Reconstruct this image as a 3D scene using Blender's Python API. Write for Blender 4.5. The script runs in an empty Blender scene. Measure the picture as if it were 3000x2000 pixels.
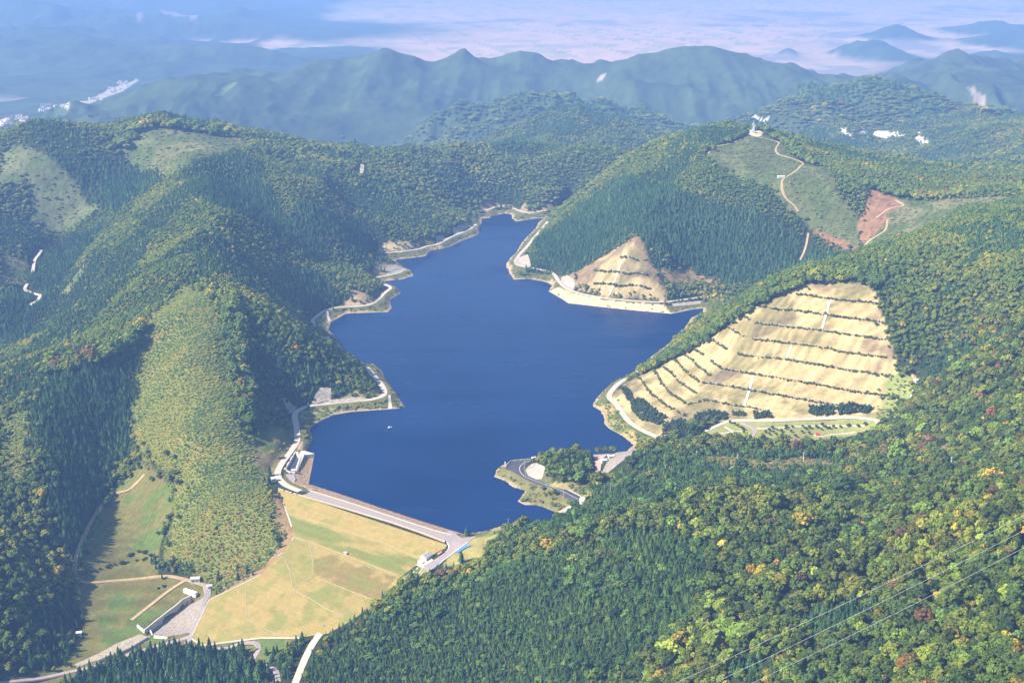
import bpy, bmesh, math, random
import numpy as np
from math import radians, pi, sin, cos, tan

# ------------------------------------------------------------------ camera, light, exposure
SC = bpy.context.scene
COL = SC.collection
H, F, PITCH = 535.0, 4121.0, radians(16.0)
cam_data = bpy.data.cameras.new('camera')
cam = bpy.data.objects.new('camera', cam_data)
COL.objects.link(cam)
cam.location = (0, 0, H)
cam.rotation_euler = (pi / 2 - PITCH, 0, 0)
cam_data.sensor_width = 36.0
cam_data.lens = 36.0 * F / 3000.0
cam_data.clip_start = 1.0
cam_data.clip_end = 60000.0
SC.camera = cam

SUN_EL, SUN_AZ = radians(40.0), radians(199.0)      # azimuth counted from +X towards +Y: the sun stands in the west, left of the view
world = bpy.data.worlds.new('World')
SC.world = world
world.use_nodes = True
wn = world.node_tree
wn.nodes.clear()
sky = wn.nodes.new('ShaderNodeTexSky')
sky.sky_type = 'NISHITA'
sky.sun_disc = False
sky.sun_elevation = SUN_EL
sky.sun_rotation = pi / 2 - SUN_AZ
sky.altitude = 600
sky.air_density = 1.0
sky.dust_density = 0.6
sky.ozone_density = 1.5
bg = wn.nodes.new('ShaderNodeBackground')
bg.inputs['Strength'].default_value = 0.09
wo = wn.nodes.new('ShaderNodeOutputWorld')
wn.links.new(sky.outputs[0], bg.inputs[0])
wn.links.new(bg.outputs[0], wo.inputs[0])

sun_data = bpy.data.lights.new('sun', 'SUN')
sun_data.energy = 5.0
sun_data.angle = radians(0.5)
sun_data.color = (1.0, 0.90, 0.74)
sun = bpy.data.objects.new('sun', sun_data)
COL.objects.link(sun)
SUN_DIR = np.array([cos(SUN_EL) * cos(SUN_AZ), cos(SUN_EL) * sin(SUN_AZ), sin(SUN_EL)])
sun.rotation_euler = (0, pi / 2 - SUN_EL, SUN_AZ)
sun.location = (-400, 1200, 900)

SC.view_settings.view_transform = 'Standard'
SC.view_settings.look = 'None'
SC.view_settings.exposure = 1.3
SC.view_settings.gamma = 1.0
SC.view_settings.use_curve_mapping = False
SC.cycles.max_bounces = 5
SC.cycles.diffuse_bounces = 3
SC.cycles.glossy_bounces = 2
SC.cycles.volume_bounces = 0
SC.cycles.use_denoising = True

# ------------------------------------------------------------------ map of the place: survey points seen from the air
RNG = np.random.default_rng(7)
random.seed(7)
HAZE = True

def ray(u, v):
    dx = (np.asarray(u, float) - 1500.0) / F
    dy = (1000.0 - np.asarray(v, float)) / F
    return dx, cos(PITCH) + dy * sin(PITCH), -sin(PITCH) + dy * cos(PITCH)

def pt(u, v, z):
    """the place on level z that lies in the given direction"""
    x, y, w = ray(u, v)
    t = (np.asarray(z, float) - H) / w
    return np.stack([x * t, y * t, np.broadcast_to(np.asarray(z, float), np.shape(x * t))], -1)

def proj(p):
    p = np.asarray(p, float)
    x, y, z = p[..., 0], p[..., 1], p[..., 2] - H
    d = y * cos(PITCH) - z * sin(PITCH)
    up = y * sin(PITCH) + z * cos(PITCH)
    return 1500 + F * x / d, 1000 - F * up / d

SHORE = [(903,1417),(995,1446),(1146,1497),(1280,1540),(1361,1564),(1396,1562),(1437,1551),(1468,1538),(1500,1545),(1600,1535),(1645,1512),
 (1634,1503),(1607,1490),(1578,1479),(1537,1478),(1516,1468),(1527,1454),(1543,1438),(1526,1431),(1505,1427),(1484,1409),(1448,1396),(1454,1374),
 (1478,1358),(1496,1352),(1559,1344),(1607,1336),(1660,1333),(1740,1331),(1800,1331),(1834,1322),(1859,1303),(1827,1278),(1782,1253),(1770,1240),(1771,1227),
 (1763,1202),(1736,1189),(1741,1178),(1757,1160),(1792,1129),(1821,1113),(1856,1089),(1896,1067),(1910,1045),(1950,1013),(1995,978),(2008,958),
 (2026,929),(2057,917),(2061,903),(2030,906),(1968,919),(1879,911),(1789,902),(1726,895),(1665,888),(1643,873),(1607,853),(1621,837),(1614,831),
 (1590,824),(1550,817),(1505,819),(1495,802),(1485,774),(1499,759),(1512,740),(1529,710),(1570,667),(1577,652),(1592,643),(1601,638),(1570,640),(1512,649),
 (1500,640),(1497,628),(1478,625),(1458,630),(1434,639),(1412,640),(1409,663),(1399,688),(1352,706),(1319,724),(1261,733),(1247,751),(1162,760),(1158,766),(1194,787),
 (1212,807),(1180,818),(1118,824),(1136,831),(1158,845),(1176,858),(1142,878),(1147,903),(1136,914),(1015,918),(970,943),(962,965),(988,992),
 (1002,1028),(1042,1045),(1064,1068),(1095,1063),(1118,1086),(1127,1108),(1158,1153),(1189,1194),(1146,1198),(1029,1206),(975,1215),(932,1235),
 (908,1256),(919,1287),(901,1314),(892,1321),(921,1328)]
SHORE_W = pt(*np.array(SHORE, float).T, 0.0)[:, :2]

# roads: direction points and level
ROADS = {
 'west': (6.0, [(880,1437),(855,1428),(832,1417),(809,1390),(816,1368),(847,1328),(872,1292),(870,1252),(861,1212),(879,1196),(910,1187),(990,1179),(1071,1171),(1111,1167),(1131,1156),(1120,1127),(1093,1098),(1069,1070)]),
 'west_b': (5.0, [(986,1030),(957,985)]),
 'west_c': (6.0, [(926,964),(912,938),(953,907),(993,898),(1073,896),(1107,885),(1118,862),(1149,842),(1127,832)]),
 'west_d': (5.0, [(1102,812),(1162,802),(1191,791)]),
 'west_e': (6.0, [(1100,742),(1176,737),(1229,729),(1252,720),(1279,717),(1332,688),(1386,670),(1395,657),(1381,646)]),
 'far': (6.0, [(1360,620),(1400,618),(1427,618),(1451,604),(1502,603),(1516,615),(1550,625),(1604,616),(1638,611),(1675,594)]),
 'east': (7.0, [(1607,647),(1594,666),(1570,689),(1553,710),(1536,734),(1509,754),(1505,771),(1536,781),(1604,793),(1624,800),(1635,822),(1645,839),(1672,851),(1706,861),(1774,873),(1876,882),(1944,885),(2012,876),(2063,868),(2114,866),(2158,873)]),
 'east_b': (8.0, [(1968,1018),(1914,1067),(1879,1091),(1820,1116),(1789,1143),(1780,1161),(1816,1190),(1829,1223),(1870,1254),(1910,1272),(1948,1288)]),
}
# heights along ridges, slopes and valleys: (u, v, level)
SURVEY = [
 # western ranges
 [(0,400,170),(60,385,180),(110,372,190),(200,395,178),(340,416,166),(400,392,178),(480,362,190),(620,385,172),(760,395,160),(900,455,126),(1060,490,108)],
 [(480,362,190),(560,450,180),(600,520,166),(595,600,153),(590,680,140),(620,780,124),(640,860,112)],
 [(436,534,96),(349,587,54),(253,642,16),(166,722,-8),(113,795,-22),(68,870,-32),(40,960,-36),(0,1045,-38)],
 [(96,374,188),(122,438,170),(218,526,128),(300,590,88)],[(340,424,160),(360,470,134),(375,525,92)],[(453,368,186),(450,440,158),(446,510,128)],
 [(110,450,162)],[(90,540,108)],[(60,620,72),(0,632,66)],[(100,680,42)],[(0,780,20)],[(0,880,2)],[(380,450,150)],[(500,470,160)],[(540,540,150)],
 [(585,560,166),(500,640,142),(400,712,108),(300,765,70),(200,815,28)],[(540,710,108),(470,752,76),(380,800,42),(270,852,8),(160,900,-14)],[(595,735,138),(500,812,122),(400,848,100),(290,880,66),(180,930,30)],[(560,830,100),(480,885,74),(380,925,48),(280,955,22)],[(150,1000,12)],
 [(640,860,112),(500,930,98),(400,985,84),(300,1040,70),(150,1080,58),(0,1112,46)],
 # gully below the dark conifer slope
 [(430,1010,66),(410,1060,50),(390,1150,23),(360,1250,0),(325,1350,-21),(318,1440,-33),(250,1580,-46),(205,1680,-56),(215,1850,-66),(190,1950,-71)],
 [(140,1100,56),(130,1150,46),(130,1280,27),(160,1450,4),(150,1600,-17),(120,1750,-39),(100,1880,-56)],
 [(0,1200,28),(0,1400,12),(0,1600,-4),(0,1800,-30),(0,1950,-58)],[(70,1300,16)],[(70,1500,-4)],
 # yellow-green slope
 [(620,900,104),(560,1000,86),(560,1200,46),(560,1350,16),(560,1500,-15),(570,1600,-34),(600,1690,-52)],
 [(480,1100,62),(460,1250,28),(440,1350,2)],[(520,1450,-8),(500,1600,-38)],[(700,1550,-12)],[(660,1450,6)],[(720,1650,-34)],[(480,1700,-54)],[(640,1720,-58)],
 [(700,1240,34),(700,1100,70),(750,1020,85)],[(780,1240,16)],[(740,1330,14)],[(690,1330,21)],[(770,1400,7)],[(760,1480,4)],
 [(640,870,110),(760,935,96),(900,1000,64),(1000,1050,30),(1050,1066,10)],[(900,1080,44)],[(1000,1115,22)],[(900,1150,20)],[(820,1170,32)],[(800,1100,62)],[(1060,1140,14)],
 [(700,440,170),(800,520,150),(900,610,118),(1000,688,70),(1060,732,22)],[(690,560,122),(800,640,80),(900,715,46),(1000,790,16)],[(640,640,148),(720,715,126),(820,788,94),(920,838,54),(1000,865,24)],[(665,790,92),(760,850,56),(850,905,28),(912,945,10)],
 [(1000,600,90)],[(1200,590,52)],[(1300,620,24)],[(1060,800,15)],[(1050,850,22)],[(1120,660,58)],[(1240,690,22)],[(1340,650,22)],[(1050,540,92)],[(760,455,152)],[(930,520,112)],
 # dark end of the lake and the hills behind
 [(1060,490,106),(1100,472,100),(1200,462,95),(1300,440,93),(1400,452,84),(1500,450,80),(1620,440,86),(1720,455,98)],[(1380,560,36)],[(1300,540,52)],[(1500,570,28)],[(1600,560,40)],[(1440,520,54)],[(1560,500,62)],
 
 # tower hill
 [(1640,622,30),(1700,570,75),(1800,482,132),(1900,422,164),(2000,395,182),(2070,370,197),(2130,362,202),(2210,376,200),(2300,402,186),(2400,432,170),(2500,470,160),(2560,492,157),(2640,560,142),(2700,566,140),(2800,576,143),(2900,570,150),(3000,560,160)],
 [(1860,700,82),(1900,600,116),(2000,520,146),(2060,450,174)],[(2100,830,16)],[(2100,700,74)],[(2100,600,114)],[(2150,500,154)],[(2200,410,190)],[(1750,700,62)],[(1700,650,62)],[(1640,720,34)],[(1740,790,32)],[(1680,800,18)],
 [(1780,840,22)],[(1860,840,22)],[(1940,850,20)],[(1860,780,50)],[(1960,760,52)],[(2010,800,26)],[(2000,700,76)],[(2200,800,30)],[(2200,700,74)],[(2300,760,50)],
 [(2300,550,150)],[(2400,650,104)],[(2500,735,74)],[(2500,620,120)],[(2620,650,112)],[(2400,740,66)],[(2250,620,116)],[(2700,640,118)],[(2450,560,146)],
 # hill of the terraces
 [(3000,575,189),(2800,642,176),(2600,722,160),(2480,768,150),(2380,790,147),(2300,806,141),(2200,858,120),(2100,915,92),(2000,978,52),(1955,1012,22)],
 [(2540,832,140),(2430,826,138),(2330,846,134),(2200,912,104),(2080,992,69),(1980,1052,42),(1905,1090,25)],
 [(2050,1245,16),(2180,1235,21),(2350,1238,24),(2500,1238,25),(2590,1205,29)],[(2560,862,135),(2610,1000,95),(2645,1130,52)],[(2400,1000,88)],[(2300,1100,55)],[(2500,1100,60)],[(2200,1050,60)],[(2450,900,118)],
 [(1900,1180,17)],[(1960,1240,13)],[(2030,1215,19)],[(2000,1130,30)],[(1860,1150,15)],
 [(1960,1285,9)],[(2050,1275,14),(2300,1288,19),(2500,1268,22),(2570,1240,25)],[(2100,1305,16),(2350,1312,22),(2520,1300,26)],
 [(2700,1100,75)],[(2750,1000,105)],[(2700,900,135)],[(2700,800,152)],[(2800,1200,76)],[(2950,1000,150)],[(2950,800,180)],[(2950,1200,116)],[(2950,650,190)],[(2700,1250,52)],[(2850,1100,110)],
 # near hills on the east bank
 [(1475,1552,9),(1540,1562,16),(1650,1562,30),(1800,1532,54),(1900,1505,70),(2000,1482,85),(2200,1492,92),(2400,1532,92),(2600,1542,105),(2800,1502,130),(3000,1442,160)],
 [(1700,1455,12)],[(1780,1405,17)],[(1862,1318,32),(1870,1340,36)],[(1900,1400,36)],[(2050,1400,48)],[(2250,1400,55)],[(2250,1340,45)],[(2050,1342,36)],[(2500,1400,62)],[(2500,1345,44)],[(2700,1400,86)],[(2700,1320,62)],[(2900,1350,106)],
 [(1650,1337,31)],[(1715,1352,22)],[(1600,1362,20)],[(1650,1395,20)],[(1700,1400,14)],[(1690,1482,11)],[(1600,1410,9)],[(1560,1380,8)],[(1510,1372,8)],[(1580,1450,5)],[(1500,1405,4)],
 [(1150,1740,-8),(1300,1680,0),(1400,1600,6)],[(1500,1700,12),(1500,1800,0),(1500,1900,-12),(1500,2000,-22)],[(1200,1900,-37),(1200,2020,-44)],[(1800,1700,46),(1800,1900,22),(1800,2020,12)],
 [(2100,1700,75),(2100,1900,58)],[(2400,1700,95),(2400,1900,88),(2400,2020,82)],[(2700,1700,118),(2700,1900,115)],[(3000,1700,150),(3000,2020,150)],[(1350,1760,-10)],[(1300,1850,-22)],
 # valley floor below the dam
 [(420,1365,-16),(350,1480,-36),(300,1600,-49),(350,1700,-56),(300,1800,-63),(250,1900,-69),(100,1980,-73),(0,2040,-76)],[(450,1560,-44)],[(440,1640,-52)],[(420,1780,-62)],[(540,1760,-60)],[(360,1880,-67)],[(480,1800,-63)],
 [(400,2000,-70),(560,1960,-70),(700,1960,-68)],
 # blue ranges and valleys farther off (level from distance)
]
def lvl(v, dist):
    return H - dist * tan(PITCH - math.atan((1000.0 - v) / F))
FAR = [  # (u, v, ground distance)
 [(1326,453,3900),(1467,383,3900),(1594,325,3900),(1684,310,3900),(1786,334,3900),(1888,370,3900),(1990,408,3900)],[(0,425,3900),(200,445,3900)],[(500,405,4500)],[(800,445,5000),(1000,472,5000),(1100,468,5000),(1250,432,5000)],
 [(-60,388,4700),(80,345,4800),(200,305,5000),(330,270,5200),(480,238,5400)],
 [(430,248,5350),(485,230,5400),(561,223,5500),(663,224,5550),(765,228,5550),(816,247,5600),(893,204,5800),(944,168,5850),(1008,196,5850),(1084,160,5900),(1135,144,5950),(1212,173,5950),(1256,208,5950),(1314,166,6000),(1358,142,6000),(1416,187,6000),(1467,180,6050),(1530,150,6100),(1581,160,6150),(1645,199,6200),(1740,200,6150),(1786,191,6100),(1888,159,6000),(1964,144,5950),(2092,138,5950),(2168,153,5950),(2245,191,6050),(2360,210,6200),(2487,243,6200)],
 [(120,370,4400)],[(300,350,4700)],[(480,330,4950)],[(520,270,5250)],[(640,360,5000)],[(700,300,5250)],[(800,340,5200)],[(900,250,5600)],[(900,340,5300)],[(900,420,5050)],[(1050,280,5550)],[(1050,400,5150)],[(1150,250,5700)],[(1150,340,5400)],[(1150,430,5080)],[(1250,300,5550)],[(1250,390,5180)],[(1380,250,5750)],[(1380,300,5550)],[(1500,250,5780)],
 [(1275,370,4600),(1403,312,4600),(1505,284,4600),(1582,275,4600),(1696,284,4600),(1811,320,4650),(1913,352,4700),(2028,384,4750)],[(1740,255,5750)],[(1900,250,5700)],[(1900,310,5450)],[(2050,230,5650)],[(2050,320,5350)],[(2150,300,5380)],[(2230,347,5250)],[(2120,347,5250)],[(2300,290,5500)],
 [(0,372,5650),(100,335,5780),(220,295,6200),(330,258,6900),(410,228,7400)],[(0,330,6300)],[(200,240,7200)],[(0,250,7500)],[(300,190,8000)],[(500,200,7600)],[(600,170,8200)],
 [(2300,290,4700),(2350,262,4600),(2480,248,4600),(2560,270,4600),(2690,260,4500),(2760,290,4300),(2850,342,4000),(3000,336,3700)],[(2330,350,4250)],[(2450,385,4050)],[(2600,392,4050)],[(2720,412,3900)],[(2600,452,3750)],[(2800,430,3600)],[(3000,450,3100)],[(2750,525,2850)],[(2900,510,2800)],[(2600,485,3500)],[(2480,447,3700)],[(2400,427,3700)],
 [(2450,245,5600),(2540,213,5900),(2620,225,5900),(2740,166,6800),(2830,188,6800),(2950,174,6900),(3060,170,6900)],[(2800,260,5700)],[(2900,300,5200)],[(3000,260,5600)],
 [(0,150,9000)],[(0,60,11000)],[(250,100,10000)],[(500,60,11000)],
]
ctrl = []
def dens(line, step):
    out = []
    for a, b in zip(line[:-1], line[1:]):
        n = max(1, int(math.hypot(b[0] - a[0], b[1] - a[1]) / step))
        for k in range(n):
            t = k / n
            out.append(tuple(a[i] + (b[i] - a[i]) * t for i in range(len(a))))
    out.append(tuple(line[-1]))
    return out
SURV = [p for line in SURVEY for p in dens(line, 60)]
for line in FAR:
    for (u, v, d) in dens(line, 45):
        ctrl.append(tuple(pt(u, v, lvl(v, d))))
for (lv, line) in ROADS.values():
    for (u, v) in dens(line, 40):
        ctrl.append(tuple(pt(u, v, lv)))
# the ground falls away behind the far crests
CREST = max(FAR, key=len)
for line, off in ((CREST, ((420, 95, -60), (900, 400, -195))), ([(200,305,5000),(330,270,5200)], ((350, 80, -100),)), ([(1467,383,3900),(1594,325,3900),(1684,310,3900),(1786,334,3900),(1888,370,3900)], ((330, 130, -60),)), ([(1403,312,4600),(1505,284,4600),(1696,284,4600),(1811,320,4650)], ((400, 170, -120),)),
                  ([(60,388,2720),(340,418,2700),(480,368,2760),(620,390,2780),(760,400,2800),(900,460,2750)], ((600, 110, 20), (1200, 300, -110))), (FAR[-9] if False else [(2350,264,4600),(2480,250,4600),(2690,262,4500),(2850,344,4000)], ((450, 130, -100),))):
    for (u, v, d) in dens(line, 60):
        x, y = pt(u, v, lvl(v, d))[:2]
        for (e, drop, z) in off:
            k = (d + e) / d
            ctrl.append((x * k, y * k, max(min(z, lvl(v, d) - 50), lvl(v, d) - drop)))
for (u, d, z) in [(u, d, z) for u in (1960,2040,2120,2200,2270) for (d, z) in ((3500,-15),(4200,-112),(4750,-130))] + [(u, d, z) for u in (1120,1200,1280) for (d, z) in ((3700,-30),(4100,-85),(4600,-150))]:
    x, y, w = ray(u, 400.0); n = math.hypot(x, y)
    ctrl.append((d * x / n, d * y / n, z))
# the dam: a plane through its crest and toe
DL, DR, DT = pt(807,1428,5.0), pt(1311,1595,5.0), pt(561,1868,-62.0)
DN = np.cross(DR - DL, DT - DL); DN /= np.linalg.norm(DN)
if DN[2] < 0: DN = -DN
def on_plane(u, v, p0=DL, n=DN):
    x, y, w = ray(u, v)
    d = np.stack([x, y, w], -1)
    t = ((p0 - np.array([0, 0, H])) @ n) / (d @ n)
    return np.array([0, 0, H]) + d * t[..., None] if np.ndim(t) else np.array([0, 0, H]) + d * t
DAM_EDGE_L = [(807,1428),(836,1488),(856,1542),(861,1571),(829,1618),(763,1683),(719,1705),(612,1756),(561,1868)]
DAM_TOE = [(561,1868),(592,1889),(765,1866),(878,1866)]
DAM_EDGE_R = [(1311,1595),(1180,1680),(1125,1760),(1050,1800),(960,1850),(878,1866)]
for line in (DAM_EDGE_L, DAM_TOE, DAM_EDGE_R):
    for (u, v) in dens(line, 45):
        ctrl.append(tuple(on_plane(u, v) - np.array([0, 0, 0.5])))
ctrl += [tuple(p) for p in (pt(1340,1578,5), pt(1420,1562,5), pt(1375,1600,7), pt(1440,1600,10), pt(1420,1640,8), pt(1270,1640,3))]
SH = pt(*np.array(dens(SHORE + SHORE[:1], 22)).T, 0.0)
ctrl += [tuple(p) for p in SH[::2]]
for (u, v) in [(1100,1000),(1300,900),(1500,1000),(1700,1000),(1300,1200),(1100,1300),(1400,1400),(1600,1150),(1200,1480),(1350,760),(1430,700),(1850,960),(1450,660),(1000,1330)]:
    ctrl.append(tuple(pt(u, v, -22.0)))
# plain in the east, edges of the land
for (u, v) in [(700,165),(900,160),(1400,140),(1800,140),(2300,190),(2500,225),(2600,180),(2900,150),(2300,60),(1500,60),(900,60),(2900,40),(600,130),(2480,200),(2200,150),(1600,130)]:
    ctrl.append(tuple(pt(u, v, -200.0)))
for a in np.linspace(-28, 28, 9):
    for d in (16000, 26000):
        ctrl.append((d * sin(radians(a)), d * cos(radians(a)), -200.0 + (60 if a < -9 else 0)))
# settle the survey: slopes steeper than about 40 degrees are eased along each line of sight
FIX = np.array(ctrl)
FIX = FIX[FIX[:, 1] < 4200]
su, sv, sz = np.array(SURV).T
for it in range(140):
    S = pt(su, sv, sz)
    Q = np.concatenate([S, FIX])
    n = len(S)
    d = np.hypot(S[:, None, 0] - Q[None, :, 0], S[:, None, 1] - Q[None, :, 1])
    dz = S[:, None, 2] - Q[None, :, 2]
    ex = np.maximum(np.abs(dz) - 0.85 * d, 0) * (d < 130)
    step = -np.sign(dz) * ex
    step = np.clip(step, -12, 12)
    cnt = np.maximum((ex > 0).sum(1), 1)
    sz = sz + 0.35 * step.sum(1) / cnt
for p in pt(su, sv, sz): ctrl.append(tuple(p))
CT = np.array(ctrl)
keep = [0]
for i in range(1, len(CT)):
    if np.min(np.hypot(*(CT[keep, :2] - CT[i, :2]).T)) > 5.0: keep.append(i)
CT = CT[keep]

def kern(d2, y):
    return np.sqrt(d2 + 9.0 ** 2)
def rbf_fit(P):
    n = len(P)
    X = P[:, :2]
    d2 = ((X[:, None] - X[None]) ** 2).sum(-1)
    A = np.zeros((n + 1, n + 1))
    A[:n, :n] = -np.sqrt(d2 + 9.0 ** 2) / 100.0
    A[:n, :n] += 0.04 * np.eye(n)
    A[:n, n] = A[n, :n] = 1
    b = np.zeros(n + 1); b[:n] = P[:, 2]
    return np.linalg.solve(A, b)
W = rbf_fit(CT)
def rbf(x, y):
    out = np.empty(len(x))
    cx, cy, w = CT[:, 0].astype(np.float32), CT[:, 1].astype(np.float32), (W[:-1] / -100.0).astype(np.float32)
    for i in range(0, len(x), 20000):
        d2 = (x[i:i+20000, None].astype(np.float32) - cx) ** 2 + (y[i:i+20000, None].astype(np.float32) - cy) ** 2
        out[i:i+20000] = np.sqrt(d2 + np.float32(81)) @ w + W[-1]
    return out

# value noise
_perm = RNG.permutation(4096)
_val = RNG.random(4096)
def vnoise(x, y, seed=0):
    xi, yi = np.floor(x).astype(np.int64), np.floor(y).astype(np.int64)
    fx, fy = x - xi, y - yi
    fx, fy = fx * fx * fx * (fx * (fx * 6 - 15) + 10), fy * fy * fy * (fy * (fy * 6 - 15) + 10)
    def h(a, b): return _val[_perm[(_perm[(a + seed * 131) & 4095] + b) & 4095]]
    return (h(xi, yi) * (1 - fx) + h(xi + 1, yi) * fx) * (1 - fy) + (h(xi, yi + 1) * (1 - fx) + h(xi + 1, yi + 1) * fx) * fy
def fbm(x, y, octv=4, seed=0):
    s, a, t = 0, 1.0, 0
    for o in range(octv):
        s = s + a * vnoise(x, y, seed + o); t += a
        x, y, a = x * 2.03 + 17.1, y * 2.03 + 5.3, a * 0.5
    return s / t
def ridged(x, y, octv=4, seed=0):
    s, a, t = 0, 1.0, 0
    for o in range(octv):
        s = s + a * (1 - np.abs(2 * vnoise(x, y, seed + o) - 1)); t += a
        x, y, a = x * 2.1 + 7.7, y * 2.1 + 3.1, a * 0.5
    return s / t

def inpoly(x, y, poly):
    poly = np.asarray(poly)
    res = np.zeros(np.shape(x), bool)
    bb = (x >= poly[:, 0].min()) & (x <= poly[:, 0].max()) & (y >= poly[:, 1].min()) & (y <= poly[:, 1].max())
    idx = np.nonzero(bb)
    if len(idx[0]) == 0: return res
    px, py = x[idx], y[idx]
    c = np.zeros(px.shape, bool)
    j = len(poly) - 1
    for i in range(len(poly)):
        xi, yi, xj, yj = poly[i, 0], poly[i, 1], poly[j, 0], poly[j, 1]
        if yi != yj:
            c ^= ((yi > py) != (yj > py)) & (px < (xj - xi) * (py - yi) / (yj - yi) + xi)
        j = i
    res[idx] = c
    return res
def segdist(x, y, line, closed=False, limit=1e9):
    """distance to a polyline and the parameter (index + fraction) of the nearest point"""
    line = np.asarray(line)
    n = len(line)
    best = np.full(np.shape(x), limit, float); par = np.zeros(np.shape(x))
    for i in range(n if closed else n - 1):
        a, b = line[i, :2], line[(i + 1) % n, :2]
        m = (x > min(a[0], b[0]) - limit) & (x < max(a[0], b[0]) + limit) & (y > min(a[1], b[1]) - limit) & (y < max(a[1], b[1]) + limit)
        if not m.any(): continue
        ab = b - a; L = max(ab @ ab, 1e-9)
        t = np.clip(((x[m] - a[0]) * ab[0] + (y[m] - a[1]) * ab[1]) / L, 0, 1)
        d = np.hypot(x[m] - a[0] - t * ab[0], y[m] - a[1] - t * ab[1])
        bm, pm = best[m], par[m]
        k = d < bm
        bm[k] = d[k]; pm[k] = i + t[k]
        best[m] = bm; par[m] = pm
    return best, par

# fan-shaped grid of the land: finer near, coarser far
FX0, FY0 = 0.0, -600.0
NA = 680
AMAX = radians(27.0)
ang = np.linspace(-AMAX, AMAX, NA)
rows = [250.0]
while rows[-1] < 34000:
    y = rows[-1]
    rows.append(y + (max(3.2, 0.0030 * y) if y < 9000 else 0.014 * y))
rows = np.array(rows)
NR = len(rows)
rad = rows - FY0
GX = (np.sin(ang)[None, :] * rad[:, None]) + FX0
GY = (np.cos(ang)[None, :] * rad[:, None]) + FY0
def gridval(Z, x, y):
    """bilinear look-up in the fan grid"""
    a = np.arctan2(x - FX0, y - FY0); r = np.hypot(x - FX0, y - FY0) + FY0
    ci = np.clip((a + AMAX) / (2 * AMAX) * (NA - 1), 0, NA - 1.001)
    ri = np.clip(np.interp(r, rows, np.arange(NR)), 0, NR - 1.001)
    c0, r0 = ci.astype(int), ri.astype(int)
    fc, fr = ci - c0, ri - r0
    return (Z[r0, c0] * (1 - fc) + Z[r0, c0 + 1] * fc) * (1 - fr) + (Z[r0 + 1, c0] * (1 - fc) + Z[r0 + 1, c0 + 1] * fc) * fr
rh, ch = np.arange(0, NR, 2), np.arange(0, NA, 2)
if rh[-1] != NR - 1: rh = np.append(rh, NR - 1)
if ch[-1] != NA - 1: ch = np.append(ch, NA - 1)
Zc = rbf(GX[np.ix_(rh, ch)].ravel(), GY[np.ix_(rh, ch)].ravel()).reshape(len(rh), len(ch))
Zt = np.empty((len(rh), NA))
for i in range(len(rh)): Zt[i] = np.interp(np.arange(NA), ch, Zc[i])
Z = np.empty((NR, NA))
for j in range(NA): Z[:, j] = np.interp(np.arange(NR), rh, Zt[:, j])

# hollows and spurs that the survey does not resolve
DIST = np.hypot(GX, GY)
dsh, _ = segdist(GX, GY, SHORE_W, True, 260.0)
inl = inpoly(GX, GY, SHORE_W)
def sstep(x, a, b):
    t = np.clip((x - a) / (b - a), 0, 1)
    return t * t * (3 - 2 * t)
calm = sstep(dsh, 25, 200)
dr, _ = segdist(GX, GY, [DL[:2], DR[:2]], False, 420.0)
calm *= sstep(dr, 200, 330)
for poly in ([(1880,1090),(2200,900),(2430,815),(2560,830),(2680,1140),(2600,1300),(2300,1330),(1950,1300)],
             [(200,1950),(200,1650),(320,1430),(410,1340),(510,1480),(470,1600),(460,1690),(700,1720),(700,1900)]):
    P = np.array([pt(u, v, 20 if u > 1500 else -50)[:2] for u, v in poly])
    d, _ = segdist(GX, GY, P, True, 150.0)
    d[inpoly(GX, GY, P)] = 0
    calm *= sstep(d, 10, 130)
near = calm * (1 - sstep(DIST, 3300, 4300))
wx = GX + 60 * (fbm(GX / 200, GY / 200, 2, 40) - .5); wy = GY + 60 * (fbm(GX / 200, GY / 200, 2, 50) - .5)
_sk = np.concatenate([pt(*np.array(dens(l, 30)).T)[:, :2] for l in SURVEY[:2] + [s for s in SURVEY if len(s) > 10]])
dk = np.full(GX.shape, 400.0)
for q in _sk:
    m = (np.abs(GX - q[0]) < 300) & (np.abs(GY - q[1]) < 300)
    dk[m] = np.minimum(dk[m], np.hypot(GX[m] - q[0], GY[m] - q[1]))
near = near * (0.35 + 0.65 * sstep(dk, 30, 240))
Z += near * 27 * (ridged(wx / 230, wy / 230, 3, 3) - 0.62) * (0.5 + sstep(DIST, 1200, 2400))
farm = sstep(DIST, 3000, 4300)
Zbase = Z.copy()
mount = farm * sstep(Z, -165, -60)
wx = GX + 260 * (fbm(GX / 900, GY / 900, 2, 41) - .5); wy = GY + 260 * (fbm(GX / 900, GY / 900, 2, 51) - .5)
crest_line = pt(*np.array([(u, v) for u, v, d in CREST], float).T, np.array([lvl(v, d) for u, v, d in CREST]))
dcr, _ = segdist(GX, GY, crest_line, False, 900.0)
mount = mount * (0.45 + 0.55 * sstep(dcr, 60, 500))
Z += mount * (120 * (ridged(wx / 800, wy / 800, 5, 9) - 0.64) + 120 * (ridged(wx / 340, wy / 1000, 3, 19) - 0.62) + 34 * (ridged(wx / 130, wy / 260, 3, 29) - 0.62))
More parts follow.
